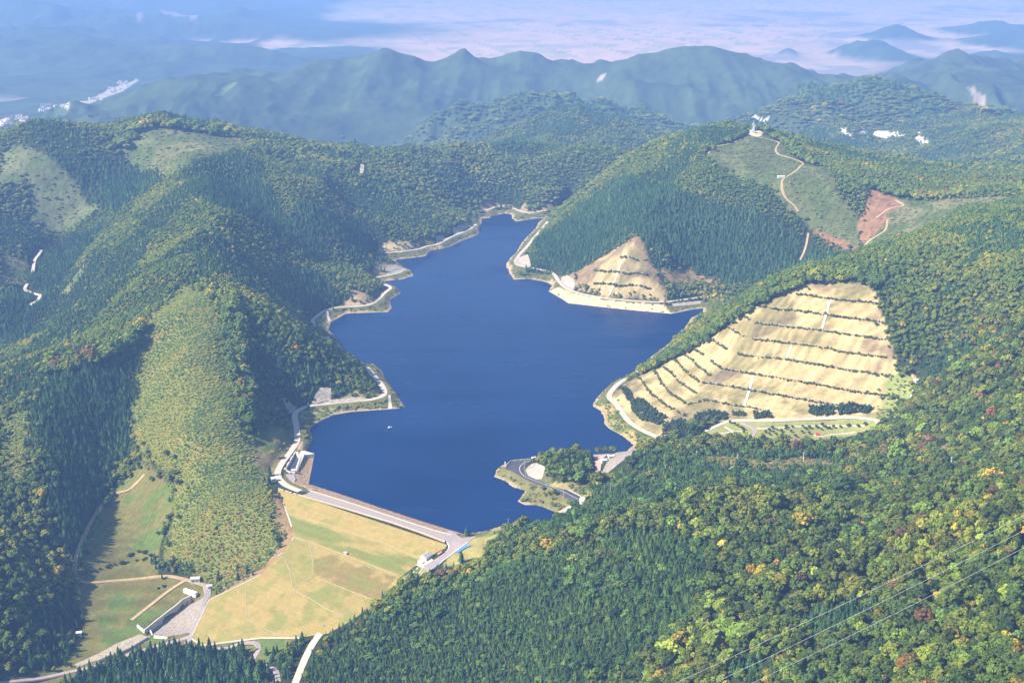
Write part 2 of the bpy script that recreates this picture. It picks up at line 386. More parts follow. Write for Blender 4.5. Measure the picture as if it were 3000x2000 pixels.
# the skylines are pinned to what is seen
PIN = [([(u, v, lvl(v, d)) for u, v, d in CREST], 0.013), ([(u, v, lvl(v, d)) for u, v, d in [(2300,296,4700),(2350,268,4600),(2410,256,4600),(2480,254,4600),(2560,276,4600),(2620,284,4550),(2690,266,4500),(2760,296,4300),(2850,346,4000),(2920,344,3850),(3000,340,3700)]], 0.02),
       ([(u, v, lvl(v, d)) for u, v, d in [(2450,248,5600),(2540,217,5900),(2620,228,5900),(2690,200,6400),(2740,172,6800),(2830,188,6800),(2890,190,6800),(2950,176,6900),(3060,170,6900)]], 0.015),
       ([(u, v + 5, lvl(v + 5, 3900)) for u, v in [(1326,453),(1467,383),(1594,325),(1684,310),(1786,334),(1888,370),(1990,408)]], 0.02), ([(u, v, lvl(v, 4600)) for u, v in [(1275,370),(1403,312),(1505,284),(1582,275),(1696,284),(1811,320),(1913,352),(2028,384)]], 0.02),
       ([(1100,475,100),(1200,466,95),(1300,441,93),(1400,452,84),(1500,452,80),(1620,438,86),(1720,452,98)], 0.02),
       ([(0,400,170),(60,385,180),(110,374,190),(200,398,178),(340,418,166),(400,392,178),(480,366,190),(620,388,172),(760,398,160),(900,458,126),(1060,492,108)], 0.03),
       ([(1900,424,164),(2000,397,182),(2070,372,197),(2130,364,202),(2210,378,200),(2300,404,186),(2400,434,170),(2500,472,160)], 0.018)]
for line, sg in PIN:
    T = np.array(dens(line, 12))
    T = pt(T[:, 0], T[:, 1], T[:, 2])
    s = sg * np.hypot(T[:, 0], T[:, 1]).mean()
    for it in range(3):
        res = T[:, 2] - gridval(Z, T[:, 0], T[:, 1])
        x0, x1, y0, y1 = T[:, 0].min() - 3 * s, T[:, 0].max() + 3 * s, T[:, 1].min() - 3 * s, T[:, 1].max() + 3 * s
        m = (GX > x0) & (GX < x1) & (GY > y0) & (GY < y1)
        gx_, gy_ = GX[m], GY[m]
        num, den = np.zeros(len(gx_)), np.full(len(gx_), 1e-6)
        mx = np.zeros(len(gx_))
        for p, r in zip(T, res):
            w = np.exp(-((gx_ - p[0]) ** 2 + (gy_ - p[1]) ** 2) / (2 * s * s))
            num += w * r; den += w; mx = np.maximum(mx, w)
        Z[m] += num / den * mx
west = farm * sstep(-GX, 0.10 * GY, 0.22 * GY) * sstep(GY, 6500, 8500)
Z += west * (260 * (ridged(GX / 1500, GY / 1500, 5, 23) - 0.40))
# hills standing on the plain
for (u, v, r, h) in [(2540,158,170,95),(2600,172,150,55),(2470,160,60,40),(2310,158,60,38),(2625,112,200,90),(2920,95,300,80),(2960,130,260,75),(2900,182,150,45),(930,165,500,40)]:
    c = pt(u, v, -195.0)
    Z += h * np.exp(-(((GX - c[0]) / r) ** 2 + ((GY - c[1]) / (r * 1.6)) ** 2)) * (0.7 + 0.6 * ridged(GX / 200, GY / 200, 3, 5))
Z = np.maximum(Z, -208.0 - 0 * Z) if False else np.where(farm > 0.5, np.maximum(Z, -202.0), Z)
PLAIN = (DIST > 7000) & (Z < -188.0)
# shores
Z = np.where(inl, np.minimum(Z, -0.25 - 0.35 * np.minimum(dsh, 60)), np.where(dsh < 30, np.maximum(Z, 0.25 + 0.13 * dsh), Z))
# roadbeds
ROAD_W = {}
for k, (lv, line) in ROADS.items():
    ROAD_W[k] = pt(*np.array(dens(line, 12)).T, lv)
    d, _ = segdist(GX, GY, ROAD_W[k], False, 16.0)
    m = (d < 16.0) & ~inl
    t = sstep(d[m], 5.5, 15.0)
    Z[m] = Z[m] * t + (lv - 0.4) * (1 - t)
# ground under the dam lies below its faces
u_, v_ = proj(np.stack([GX, GY, Z], -1))
P3 = (DL @ DN - GX * DN[0] - GY * DN[1]) / DN[2]
damrim = [on_plane(u, v)[:2] for (u, v) in DAM_EDGE_L + DAM_TOE[1:] + DAM_EDGE_R[::-1][1:]]
dm = inpoly(GX, GY, damrim)
drim, _ = segdist(GX, GY, damrim, True, 60.0)
Z[dm] = np.minimum(Z[dm], P3[dm] - 0.3 - np.minimum(drim[dm] * 0.5, 5.0))

def ground(x, y):
    return gridval(Z, np.asarray(x, float), np.asarray(y, float))
_ts = np.concatenate([np.arange(450, 3200, 1.5), np.arange(3200, 16000, 10.0)])
def hit(u, v):
    """where the line of sight in a direction first meets the ground"""
    x, y, w = ray(float(u), float(v))
    n = math.hypot(x, y)
    px, py, pz = _ts * x / n, _ts * y / n, H + _ts * w / n
    g = gridval(Z, px, py)
    k = np.argmax(pz <= g)
    if pz[k] > g[k]: k = len(_ts) - 1
    if k > 0:
        a0, a1 = pz[k-1] - g[k-1], pz[k] - g[k]
        t = a0 / (a0 - a1) if a0 != a1 else 1
        d = _ts[k-1] + t * (_ts[k] - _ts[k-1])
    else: d = _ts[0]
    return np.array([d * x / n, d * y / n, H + d * w / n])
def hits(line): return np.array([hit(u, v) for u, v in line])
# pits: the spillway's side channel and the stilling basin at the foot of the hill
CHANNEL = pt(*np.array([(865,1324),(878,1338),(865,1377),(850,1382),(836,1374)], float).T, 5.0)[:, :2]
BASIN_WALL = hits([(560,1745),(533,1759),(518,1773),(495,1790),(460,1817),(424,1846)])
BASIN_RIM = hits([(602,1745),(598,1770),(583,1812),(566,1852),(510,1862),(487,1867),(438,1858)])
BASIN_DEPTH = 6.5
_bp = np.concatenate([BASIN_WALL[:, :2], BASIN_RIM[::-1, :2]])
m = inpoly(GX, GY, _bp)
dw, _ = segdist(GX, GY, BASIN_WALL[:, :2], False, 400.0)
db, _ = segdist(GX, GY, BASIN_RIM[:, :2], False, 400.0)
BASIN_POLY = _bp
def basin_floor(x, y, g):
    a, _ = segdist(x, y, BASIN_WALL[:, :2], False, 400.0); b, _ = segdist(x, y, BASIN_RIM[:, :2], False, 400.0)
    return g - BASIN_DEPTH * np.clip(b / (a + b + 1e-6) * 1.25, 0, 1) + 0.25
Z_BEFORE = Z.copy()
Z[m] -= (BASIN_DEPTH * np.clip(db[m] / (dw[m] + db[m] + 1e-6) * 1.25, 0, 1) + 0.5)
m = inpoly(GX, GY, CHANNEL)
Z[m] = -7.0

# ------------------------------------------------------------------ materials
def new_mat(name):
    m = bpy.data.materials.new(name); m.use_nodes = True
    nt = m.node_tree
    b = nt.nodes['Principled BSDF']
    b.inputs['Roughness'].default_value = 0.85
    b.inputs['Specular IOR Level'].default_value = 0.2
    return m, nt, b
def nd(nt, t, **kw):
    n = nt.nodes.new(t)
    for k, v in kw.items(): setattr(n, k, v)
    return n
def noise(nt, scale, detail=4.0, rough=0.6, coord='Object'):
    tc = nd(nt, 'ShaderNodeTexCoord')
    n = nd(nt, 'ShaderNodeTexNoise')
    n.inputs['Scale'].default_value = scale
    n.inputs['Detail'].default_value = detail
    n.inputs['Roughness'].default_value = rough
    nt.links.new(tc.outputs[coord], n.inputs['Vector'])
    return n
def ramp(nt, fac, stops):
    r = nd(nt, 'ShaderNodeValToRGB')
    e = r.color_ramp.elements
    while len(e) < len(stops): e.new(0.5)
    for k, (p, c) in enumerate(stops):
        e[k].position = p; e[k].color = (*c, 1)
    nt.links.new(fac, r.inputs[0])
    return r
def mul(nt, a, b, fac=1.0):
    m = nd(nt, 'ShaderNodeMix', data_type='RGBA', blend_type='MULTIPLY')
    m.inputs[0].default_value = fac
    nt.links.new(a, m.inputs[6]); nt.links.new(b, m.inputs[7])
    return m.outputs[2]
def bump(nt, b, height, strength, dist):
    bp = nd(nt, 'ShaderNodeBump')
    bp.inputs['Strength'].default_value = strength
    bp.inputs['Distance'].default_value = dist
    nt.links.new(height, bp.inputs['Height']); nt.links.new(bp.outputs[0], b.inputs['Normal'])
def plain_mat(name, col, var=0.25, scale=0.25, rough=0.85, bmp=0.0, spec=0.2, metal=0.0):
    """a base colour broken up by a two-scale noise (weathering, dust, patches)"""
    m, nt, b = new_mat(name)
    n1 = noise(nt, scale, 6, 0.65)
    lo = tuple(c * (1 - var) for c in col); hi = tuple(min(1, c * (1 + var * 0.7)) for c in col)
    r = ramp(nt, n1.outputs[0], [(0.3, lo), (0.7, hi)])
    nt.links.new(r.outputs[0], b.inputs['Base Color'])
    b.inputs['Roughness'].default_value = rough
    b.inputs['Specular IOR Level'].default_value = spec
    b.inputs['Metallic'].default_value = metal
    if bmp:
        n2 = noise(nt, scale * 6, 3, 0.6)
        bump(nt, b, n2.outputs[0], bmp, 1.0)
    return m

def tag(o, label=None, cat=None, group=None, kind=None):
    if label: o['label'] = label
    if cat: o['category'] = cat
    if group: o['group'] = group
    if kind: o['kind'] = kind
    return o

def mesh_np(name, verts, faces, mats, fmat=None, attrs=None, smooth=False):
    me = bpy.data.meshes.new(name)
    verts = np.asarray(verts, np.float32); faces = np.asarray(faces, np.int32)
    k = faces.shape[1]
    me.vertices.add(len(verts)); me.vertices.foreach_set('co', verts.ravel())
    me.loops.add(faces.size); me.loops.foreach_set('vertex_index', faces.ravel())
    me.polygons.add(len(faces)); me.polygons.foreach_set('loop_start', (np.arange(len(faces)) * k).astype(np.int32))
    for m in mats: me.materials.append(m)
    if fmat is not None: me.polygons.foreach_set('material_index', np.asarray(fmat, np.int32))
    me.update(calc_edges=True)
    me.polygons.foreach_set('use_smooth', np.full(len(faces), smooth))
    for nm, (typ, dat) in (attrs or {}).items():
        a = me.attributes.new(nm, typ, 'POINT')
        a.data.foreach_set('color' if typ == 'FLOAT_COLOR' else ('vector' if typ == 'FLOAT_VECTOR' else 'value'), np.asarray(dat, np.float32 if typ != 'INT' else np.int32).ravel())
    return me
def link(name, me, parent=None):
    o = bpy.data.objects.new(name, me); COL.objects.link(o)
    if parent is not None: o.parent = parent
    return o

# ------------------------------------------------------------------ what grows where
# name, outline seen from the air, bare-ground colour, plants ('none' | 'low' | 'scrub' | 'young' | 'pine' | 'leaf')
ZONES = [
 ('young', None, 'pine', [(1160,1762),(1320,1705),(1500,1660),(1700,1600),(1900,1560),(2060,1600),(2080,1720),(1980,1850),(1800,1990),(1600,2060),(860,2060),(900,1960)], 'young'),
 ('young', None, 'pine', [(1480,1560),(1600,1530),(1720,1450),(1900,1325),(2050,1322),(2380,1326),(2500,1345),(2480,1400),(2330,1440),(2150,1465),(1900,1510),(1640,1570)], 'young'),
 ('pine', None, 'pine', [(120,1150),(300,1060),(420,995),(440,1080),(400,1200),(385,1290),(310,1420),(262,1540),(215,1650),(170,1600),(150,1400)], 'pine'),
 ('pine', None, 'pine', [(150,2060),(235,1985),(330,1928),(540,1896),(663,1928),(755,1950),(800,2060)], 'pine'),
 ('pine', None, 'pine', [(1560,720),(1800,530),(1980,560),(2300,660),(2480,748),(2150,835),(2000,780),(1900,720),(1870,690),(1680,800),(1580,790)], 'pine'),
 ('pine', None, 'pine', [(140,460),(345,460),(400,500),(470,540),(330,640),(310,600),(235,545)], 'pine'),
 ('pine', None, 'pine', [(90,790),(200,700),(300,660),(190,820),(140,900),(60,960),(30,940)], 'pine'),
 ('pine', None, 'pine', [(0,840),(80,860),(90,950),(0,1040)], 'pine'),
 ('pine', None, 'pine', [(740,640),(880,600),(1060,640),(1080,700),(900,760),(830,700)], 'pine'),
 ('pine', None, 'pine', [(780,760),(920,800),(990,870),(900,940),(840,880)], 'pine'),
 ('pine', None, 'pine', [(600,520),(760,520),(850,640),(700,640),(600,600)], 'pine'),
 ('scrub', (0.150,0.160,0.036), 'scrub', [(535,830),(600,850),(640,900),(665,950),(680,1060),(700,1180),(705,1270),(740,1330),(785,1420),(805,1500),(815,1590),(770,1660),(670,1705),(600,1695),(480,1655),(478,1600),(510,1520),(512,1400),(420,1350),(372,1280),(385,1190),(400,1060),(425,940)], 'scrub'),
 ('scrub', (0.16,0.16,0.05), 'scrub', [(0,1230),(80,1200),(95,1300),(60,1420),(0,1400)], 'scrub'),
 ('scrub', (0.12,0.15,0.05), 'scrub', [(1990,1290),(2100,1300),(2500,1310),(2480,1330),(2080,1322)], 'leaf'),
 ('clear', (0.125,0.140,0.060), 'low', [(0,443),(58,425),(134,452),(232,550),(306,608),(178,679),(89,648),(94,568),(76,519),(27,541),(0,550)], 'low'),
 ('clear', (0.140,0.145,0.055), 'low', [(344,447),(446,370),(527,380),(625,398),(723,407),(670,452),(527,505),(469,532),(402,492)], 'low'),
 ('clear', (0.16,0.15,0.06), 'low', [(0,729),(80,773),(90,800),(71,836),(0,836)], 'low'),
 ('clear', (0.17,0.16,0.06), 'low', [(175,870),(245,770),(255,785),(200,860)], 'none'),
 ('meadow', (0.150,0.140,0.040), 'none', [(408,1353),(316,1445),(262,1545),(214,1649),(224,1736),(245,1827),(200,1945),(0,2002),(0,2050),(150,2040),(240,1962),(330,1925),(540,1893),(663,1925),(755,1945),(800,1930),(888,1858),(765,1866),(592,1889),(561,1868),(612,1756),(719,1705),(763,1683),(829,1618),(861,1571),(845,1530),(836,1490),(812,1470),(820,1590),(770,1668),(670,1712),(600,1700),(470,1690),(459,1685),(469,1598),(510,1486),(500,1420)], 'none'),
 ('bare', (0.25,0.17,0.085), 'none', [(880,1555),(845,1500),(810,1440),(800,1460),(825,1590),(770,1665),(640,1725),(650,1740),(770,1690),(850,1625)], 'low'),
 ('meadow', (0.19,0.165,0.075), 'none', [(767,1243),(727,1310),(740,1370),(767,1412),(800,1408),(815,1365),(865,1278),(860,1256),(834,1252)], 'none'),
 ('tan', (0.46,0.36,0.175), 'none', [(2540,830),(2430,822),(2340,840),(2200,905),(2090,985),(1985,1045),(1905,1085),(1850,1110),(1800,1145),(1790,1165),(1840,1225),(1880,1258),(1950,1296),(2020,1290),(2060,1240),(2180,1232),(2560,1235),(2600,1195),(2640,1120),(2570,870)], 'none'),
 ('park', (0.25,0.26,0.085), 'none', [(1990,1292),(2020,1285),(2140,1228),(2560,1222),(2590,1215),(2585,1245),(2560,1282),(2500,1300),(2380,1318),(2240,1305),(2100,1300)], 'none'),
 ('park', (0.22,0.25,0.08), 'none', [(2600,1100),(2650,1085),(2695,1110),(2660,1170),(2600,1225),(2570,1228)], 'low'),
 ('clear', (0.110,0.125,0.044), 'low', [(2072,466),(2085,430),(2110,424),(2190,400),(2212,384),(2235,388),(2285,418),(2360,481),(2438,492),(2444,555),(2506,619),(2514,645),(2510,683),(2523,721),(2493,738),(2370,666),(2298,606),(2153,525)], 'low'),
 ('red', (0.25,0.14,0.075), 'none', [(2544,546),(2625,580),(2638,606),(2595,632),(2591,661),(2527,717),(2510,653),(2536,615),(2540,564)], 'none'),
 ('red', (0.25,0.14,0.075), 'none', [(2375,668),(2440,690),(2510,720),(2535,728),(2520,742),(2488,740)], 'none'),
 ('clear', (0.165,0.160,0.075), 'low', [(2625,580),(2718,586),(2799,580),(2999,570),(2999,584),(2829,600),(2680,686),(2531,731),(2527,717),(2591,661),(2595,632),(2638,606)], 'low'),
 ('bracken', (0.25,0.165,0.062), 'low', [(2040,1344),(2086,1330),(2249,1350),(2356,1335),(2479,1360),(2500,1369),(2371,1374),(2249,1386),(2116,1374)], 'low'),
 ('tan', (0.40,0.31,0.155), 'none', [(1859,693),(1845,703),(1767,751),(1740,768),(1652,812),(1692,849),(1774,871),(1944,883),(1958,870),(1910,788),(1890,740),(1879,703)], 'none'),
 ('bracken', (0.24,0.165,0.085), 'none', [(1859,690),(1845,703),(1862,715),(1905,800),(1950,868),(1962,866),(1915,790),(1892,735),(1880,700)], 'none'),
 ('bracken', (0.24,0.175,0.09), 'none', [(1740,768),(1652,812),(1680,828),(1690,842),(1720,838),(1750,800),(1770,760)], 'none'),
 ('bracken', (0.27,0.19,0.08), 'low', [(1910,791),(1985,795),(2019,778),(2080,812),(2118,819),(2101,836),(2046,820),(1995,842),(1944,812)], 'low'),
 ('bracken', (0.30,0.23,0.12), 'none', [(2016,863),(2043,839),(2077,859)], 'none'),
 ('bank', (0.62,0.50,0.28), 'none', [(1608,851),(1643,843),(1680,858),(1770,877),(1860,887),(1945,893),(1969,920),(1879,912),(1789,903),(1665,889),(1643,874)], 'none'),
 ('bare', (0.50,0.38,0.20), 'none', [(1100,738),(1120,715),(1153,704),(1190,706),(1229,721),(1176,736)], 'none'),
 ('bare', (0.36,0.27,0.155), 'none', [(1006,890),(1028,847),(1070,858),(1100,876),(1076,896)], 'none'),
 ('bare', (0.30,0.23,0.13), 'none', [(1093,806),(1100,762),(1153,769),(1136,804)], 'none'),
 ('meadow', (0.26,0.24,0.10), 'none', [(990,1168),(1020,1150),(1070,1145),(1112,1140),(1118,1160),(1075,1170)], 'low'),
 ('meadow', (0.25,0.25,0.09), 'none', [(880,1200),(970,1193),(1000,1200),(932,1230),(905,1254),(885,1240)], 'low'),
 ('bare', (0.45,0.32,0.19), 'none', [(880,1292),(895,1300),(890,1320),(872,1318),(868,1310)], 'none'),
 ('bare', (0.32,0.23,0.13), 'none', [(1400,616),(1434,582),(1465,601),(1500,602),(1520,614),(1540,592),(1552,620),(1612,593),(1636,611),(1600,618),(1550,628),(1516,618),(1502,606),(1451,607),(1427,621)], 'none'),
 ('shrub', (0.17,0.16,0.06), 'low', [(1450,1390),(1478,1362),(1540,1400),(1600,1440),(1680,1475),(1634,1500),(1520,1464),(1540,1440)], 'low'),
 ('meadow', (0.30,0.26,0.10), 'none', [(1610,1420),(1660,1410),(1730,1420),(1740,1450),(1720,1478),(1690,1475)], 'low'),
 ('meadow', (0.33,0.26,0.11), 'low', [(1741,1180),(1780,1170),(1812,1195),(1826,1225),(1868,1258),(1945,1292),(1930,1300),(1860,1300),(1830,1276),(1785,1252),(1772,1238),(1772,1227),(1764,1202)], 'low'),
 ('meadow', (0.33,0.29,0.10), 'none', [(1470,1536),(1440,1556),(1330,1610),(1300,1655),(1390,1650),(1420,1630),(1460,1580)], 'none'),
 ('bare', None, 'none', [(1690,1325),(1830,1322),(1885,1298),(1872,1335),(1800,1405),(1755,1418),(1735,1400)], 'none'),
 ('bare', None, 'low', [(1240,1655),(1300,1612),(1330,1590),(1470,1536),(1490,1560),(1450,1610),(1400,1650),(1320,1672),(1262,1690)], 'none'),
 ('meadow', (0.30,0.25,0.09), 'low', [(1255,1640),(1180,1690),(1130,1740),(1190,1715),(1240,1680),(1290,1660)], 'low'),
 ('far', (0.62,0.58,0.48), 'none', [(2452,372),(2480,386),(2500,402),(2520,390),(2560,386),(2620,388),(2660,396),(2610,400),(2560,400),(2500,402),(2478,398)], 'none'),
 ('far', (0.62,0.58,0.48), 'none', [(2690,382),(2702,390),(2698,402),(2720,412),(2735,428),(2705,420),(2685,412)], 'none'),
 ('far', (0.50,0.44,0.36), 'none', [(2195,345),(2215,335),(2225,352),(2245,346),(2260,350),(2235,362)], 'none'),
 ('far', (0.45,0.40,0.30), 'none', [(0,358),(60,342),(150,318),(240,296),(330,258),(400,230),(405,236),(360,268),(300,290),(200,322),(80,352),(0,378)], 'none'),
 ('far', (0.20,0.24,0.10), 'none', [(625,282),(660,252),(700,238),(690,250),(650,280)], 'none'),
 ('far', (0.34,0.28,0.22), 'none', [(465,30),(520,38),(580,50),(560,54),(480,42)], 'none'),
 ('far', (0.34,0.28,0.22), 'none', [(400,42),(425,40),(418,56),(402,54)], 'none'),
 ('far', (0.30,0.24,0.18), 'none', [(2830,255),(2890,280),(2930,320),(2910,318),(2850,275)], 'none'),
 ('far', (0.40,0.34,0.28), 'none', [(1750,228),(1775,214),(1770,228),(1750,240)], 'none'),
]
ZW = []
for (nm, colr, _, poly, veg) in ZONES:
    ZW.append((nm, colr, hits(poly)[:, :2], veg))
VEG = {'none': 0, 'low': 1, 'scrub': 2, 'young': 3, 'pine': 4, 'leaf': 5}
BELTS = [hits(l)[:, :2] for l in (
 [(1130,1778),(1200,1748),(1300,1715),(1400,1685),(1500,1655),(1620,1606),(1700,1570),(1850,1530),(2000,1485),(2100,1488),(2230,1500)],
 [(640,862),(560,900),(500,934),(450,962),(400,988),(340,1020),(300,1044),(200,1070),(150,1086)],
 [(660,880),(690,950),(680,1050),(705,1150),(710,1250)],
 [(2085,440),(2140,420),(2195,402)],[(2240,388),(2300,430),(2370,484)],[(2545,545),(2640,574),(2720,580),(2800,574),(2900,566),(3000,560)],
 [(2560,835),(2430,815),(2330,838),(2190,905),(2080,985),(1975,1048),(1900,1085)],
 [(340,445),(440,368),(530,374),(620,390),(720,400)])]

vx, vy = GX.ravel(), GY.ravel()
vz = Z.ravel()
base = np.array([0.030, 0.042, 0.016])
gc = np.tile(base, (len(vx), 1)) * (0.75 + 0.5 * fbm(vx / 14, vy / 14, 3, 60))[:, None]
dshv, inlv = dsh.ravel(), inl.ravel()
distv = DIST.ravel()
# shores: grass, then a pale washed strip at the waterline
sh = (~inlv) & (dshv < 26) & (distv < 3300)
g = np.array([0.12, 0.125, 0.045])
gc[sh] = g * (0.7 + 0.7 * fbm(vx[sh] / 9, vy[sh] / 9, 3, 61))[:, None]
sh = (dshv < 4.2)
gc[sh] = np.array([0.36, 0.28, 0.175])
# far slopes
fr = distv > 3400
pat = fbm(vx[fr] / 160, vy[fr] / 160, 5, 70)
pat2 = fbm(vx[fr] / 26, vy[fr] / 40, 3, 71)
gc[fr] = np.array([0.050, 0.074, 0.030])[None] * (0.05 + 1.15 * pat + 0.85 * pat2)[:, None]
for (nm, colr, poly, veg) in ZW:
    if colr is None: continue
    m = inpoly(vx, vy, poly)
    if m.any():
        x, y = vx[m], vy[m]
        n1, n2 = fbm(x / 30, y / 30, 4, 62), fbm(x / 6, y / 6, 3, 63)
        k = (0.72 + 0.32 * n1 + 0.24 * n2)
        c = np.array(colr)[None] * k[:, None]
        if nm == 'meadow':
            gz = sstep(n1, 0.5, 0.62)[:, None]
            c = c * (1 - gz) + np.array([0.095, 0.135, 0.030])[None] * k[:, None] * gz
            st = 0.5 + 0.5 * np.sin(vz[m] * 2.1 + 3 * n1)
            c = c * (0.86 + 0.24 * st)[:, None]
        if nm == 'tan':
            gz = sstep(fbm(x / 45 + 9, y / 45, 4, 64), 0.46, 0.62)[:, None] * 0.6
            c = c * (1 - gz) + np.array([0.092, 0.100, 0.032])[None] * k[:, None] * gz
            gz = sstep(fbm(x / 60 + 3, y / 20, 4, 65), 0.60, 0.75)[:, None] * 0.7
            c = c * (1 - gz) + np.array([0.125, 0.090, 0.066])[None] * k[:, None] * gz
            st = 0.5 + 0.5 * np.sin(vz[m] * 1.5 + 4 * n1)
            c = c * (0.80 + 0.30 * st)[:, None]
            run = fbm((x * 0.8 - y * 0.6) / 3.5, (x * 0.6 + y * 0.8) / 34, 3, 68)
            c = c * (0.74 + 0.52 * run)[:, None]
        if nm == 'clear':
            gz = sstep(fbm(x / 38, y / 38, 4, 69), 0.42, 0.62)[:, None]
            c = c * (1 - gz) + np.array([0.085, 0.115, 0.032])[None] * k[:, None] * gz
        if nm in ('clear', 'red', 'bracken'):
            c = c * (0.6 + 0.8 * fbm(x / 4, y / 4, 2, 66))[:, None]
        if nm == 'scrub':
            gz = 0.5 * sstep(fbm(x / 30 + 3, y / 30, 3, 67), 0.58, 0.70)[:, None]
            c = c * (1 - gz) + np.array([0.25, 0.165, 0.05])[None] * k[:, None] * gz
        gc[m] = c
# the plain: ripe fields in parcels, dark hedges, villages and roads
pl = ((DIST > 7000) & (Z < -176.0)).ravel()
x, y = vx[pl], vy[pl]
xr, yr = x * 0.97 + y * 0.24, -x * 0.24 + y * 0.97
wob = 140 * (fbm(x / 2400, y / 2400, 3, 80) - .5)
cu, cv = (xr + wob) / 95.0, (yr - wob) / 190.0
cell = vnoise(np.floor(cu) * 7.13 + 0.5, np.floor(cv) * 3.71 + 0.5, 81)
big = fbm(x / 1300, y / 1300, 4, 82)
c = np.array([0.62, 0.42, 0.29])[None] * (0.84 + 0.28 * cell)[:, None]
gr = (cell > 0.70)[:, None] * 1.0
c = c * (1 - gr) + np.array([0.42, 0.36, 0.20])[None] * gr
vil = sstep(big, 0.54, 0.66)[:, None] * (0.35 + 0.65 * sstep(fbm(x / 220, y / 420, 4, 83), 0.45, 0.6)[:, None])
c = c * (1 - vil) + np.array([0.27, 0.235, 0.20])[None] * vil
fu, fv = cu / 4 - np.floor(cu / 4), cv / 3 - np.floor(cv / 3)
ln = ((fu < 0.05) | (fv < 0.035))[:, None] & (fbm(x / 900, y / 900, 2, 84) > 0.42)[:, None]
c = np.where(ln, np.array([0.30, 0.27, 0.19])[None], c)
tw = sstep(-vz[pl], 176, 201)[:, None]
tw = np.clip(tw * 1.25 - 0.35 * fbm(x / 300, y / 300, 4, 85)[:, None], 0, 1)
gc[pl] = gc[pl] * (1 - tw) + c * tw
gc = np.clip(gc, 0.004, 0.85)

m_land, nt, b = new_mat('land')
at = nd(nt, 'ShaderNodeAttribute', attribute_name='Col')
n1 = noise(nt, 0.22, 6, 0.7)
r1 = ramp(nt, n1.outputs[0], [(0.25, (0.72, 0.72, 0.74)), (0.75, (1.22, 1.2, 1.15))])
nt.links.new(mul(nt, at.outputs['Color'], r1.outputs[0]), b.inputs['Base Color'])
b.inputs['Roughness'].default_value = 0.95
b.inputs['Specular IOR Level'].default_value = 0.05
n2 = noise(nt, 0.035, 8, 0.7)
bump(nt, b, n2.outputs[0], 0.45, 9.0)

i = np.arange(NR - 1)[:, None] * NA + np.arange(NA - 1)[None]
quads = np.stack([i, i + 1, i + NA + 1, i + NA], -1).reshape(-1, 4)
me = mesh_np('hills', np.stack([vx, vy, vz], -1), quads, [m_land], attrs={'Col': ('FLOAT_COLOR', np.concatenate([gc, np.ones((len(gc), 1))], 1))}, smooth=True)
hills = link('hills', me)
tag(hills, kind='structure')

# ------------------------------------------------------------------ the lake
m_water, nt, b = new_mat('lake_water')
b.inputs['Base Color'].default_value = (0.004, 0.040, 0.125, 1)
b.inputs['Roughness'].default_value = 0.12
b.inputs['IOR'].default_value = 1.33
b.inputs['Specular IOR Level'].default_value = 0.06
n1 = noise(nt, 0.30, 4, 0.6)
bump(nt, b, n1.outputs[0], 0.25, 0.4)
n3 = noise(nt, 0.006, 3, 0.5)
r1 = ramp(nt, n3.outputs[0], [(0.3, (0.0002, 0.015, 0.072)), (0.7, (0.0003, 0.021, 0.092))])
nt.links.new(r1.outputs[0], b.inputs['Base Color'])
tcw = nd(nt, 'ShaderNodeTexCoord')
mpw = nd(nt, 'ShaderNodeMapping'); mpw.inputs['Scale'].default_value = (0.004, 0.016, 1.0); mpw.inputs['Rotation'].default_value = (0, 0, 0.5)
nw = nd(nt, 'ShaderNodeTexNoise'); nw.inputs['Scale'].default_value = 1.0; nw.inputs['Detail'].default_value = 6.0
nt.links.new(tcw.outputs['Object'], mpw.inputs[0]); nt.links.new(mpw.outputs[0], nw.inputs['Vector'])
rw = ramp(nt, nw.outputs[0], [(0.35, (0.07, 0.07, 0.07)), (0.68, (0.34, 0.34, 0.34))])
nt.links.new(rw.outputs[0], b.inputs['Roughness'])
rs = ramp(nt, nw.outputs[0], [(0.35, (0.04, 0.04, 0.04)), (0.70, (0.13, 0.13, 0.13))])
nt.links.new(rs.outputs[0], b.inputs['Specular IOR Level'])
bm = bmesh.new()
bm.faces.new([bm.verts.new((x, y, 0)) for x, y in SHORE_W])
me = bpy.data.meshes.new('water'); bm.to_mesh(me); bm.free()
me.materials.append(m_water)
water = link('water', me)
tag(water, kind='structure')

# ------------------------------------------------------------------ tree kinds
def leaf_mat(name, rough=0.75):
    m, nt, b = new_mat(name)
    at = nd(nt, 'ShaderNodeAttribute', attribute_name='tint', attribute_type='INSTANCER')
    oi = nd(nt, 'ShaderNodeObjectInfo')
    lf = nd(nt, 'ShaderNodeAttribute', attribute_name='leaf')
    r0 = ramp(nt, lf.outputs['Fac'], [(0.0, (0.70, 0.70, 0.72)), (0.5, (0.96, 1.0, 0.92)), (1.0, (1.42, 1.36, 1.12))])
    r1 = ramp(nt, oi.outputs['Random'], [(0.0, (0.78, 0.84, 0.92)), (0.5, (1.0, 1.0, 1.0)), (1.0, (1.24, 1.16, 0.98))])
    c = mul(nt, mul(nt, at.outputs['Color'], r0.outputs[0]), r1.outputs[0])
    nt.links.new(c, b.inputs['Base Color'])
    b.inputs['Roughness'].default_value = rough
    b.inputs['Specular IOR Level'].default_value = 0.12
    return m
m_leaf = leaf_mat('foliage')
m_needle = leaf_mat('needles')
m_bark = plain_mat('bark', (0.14, 0.11, 0.085), 0.4, 3.0)

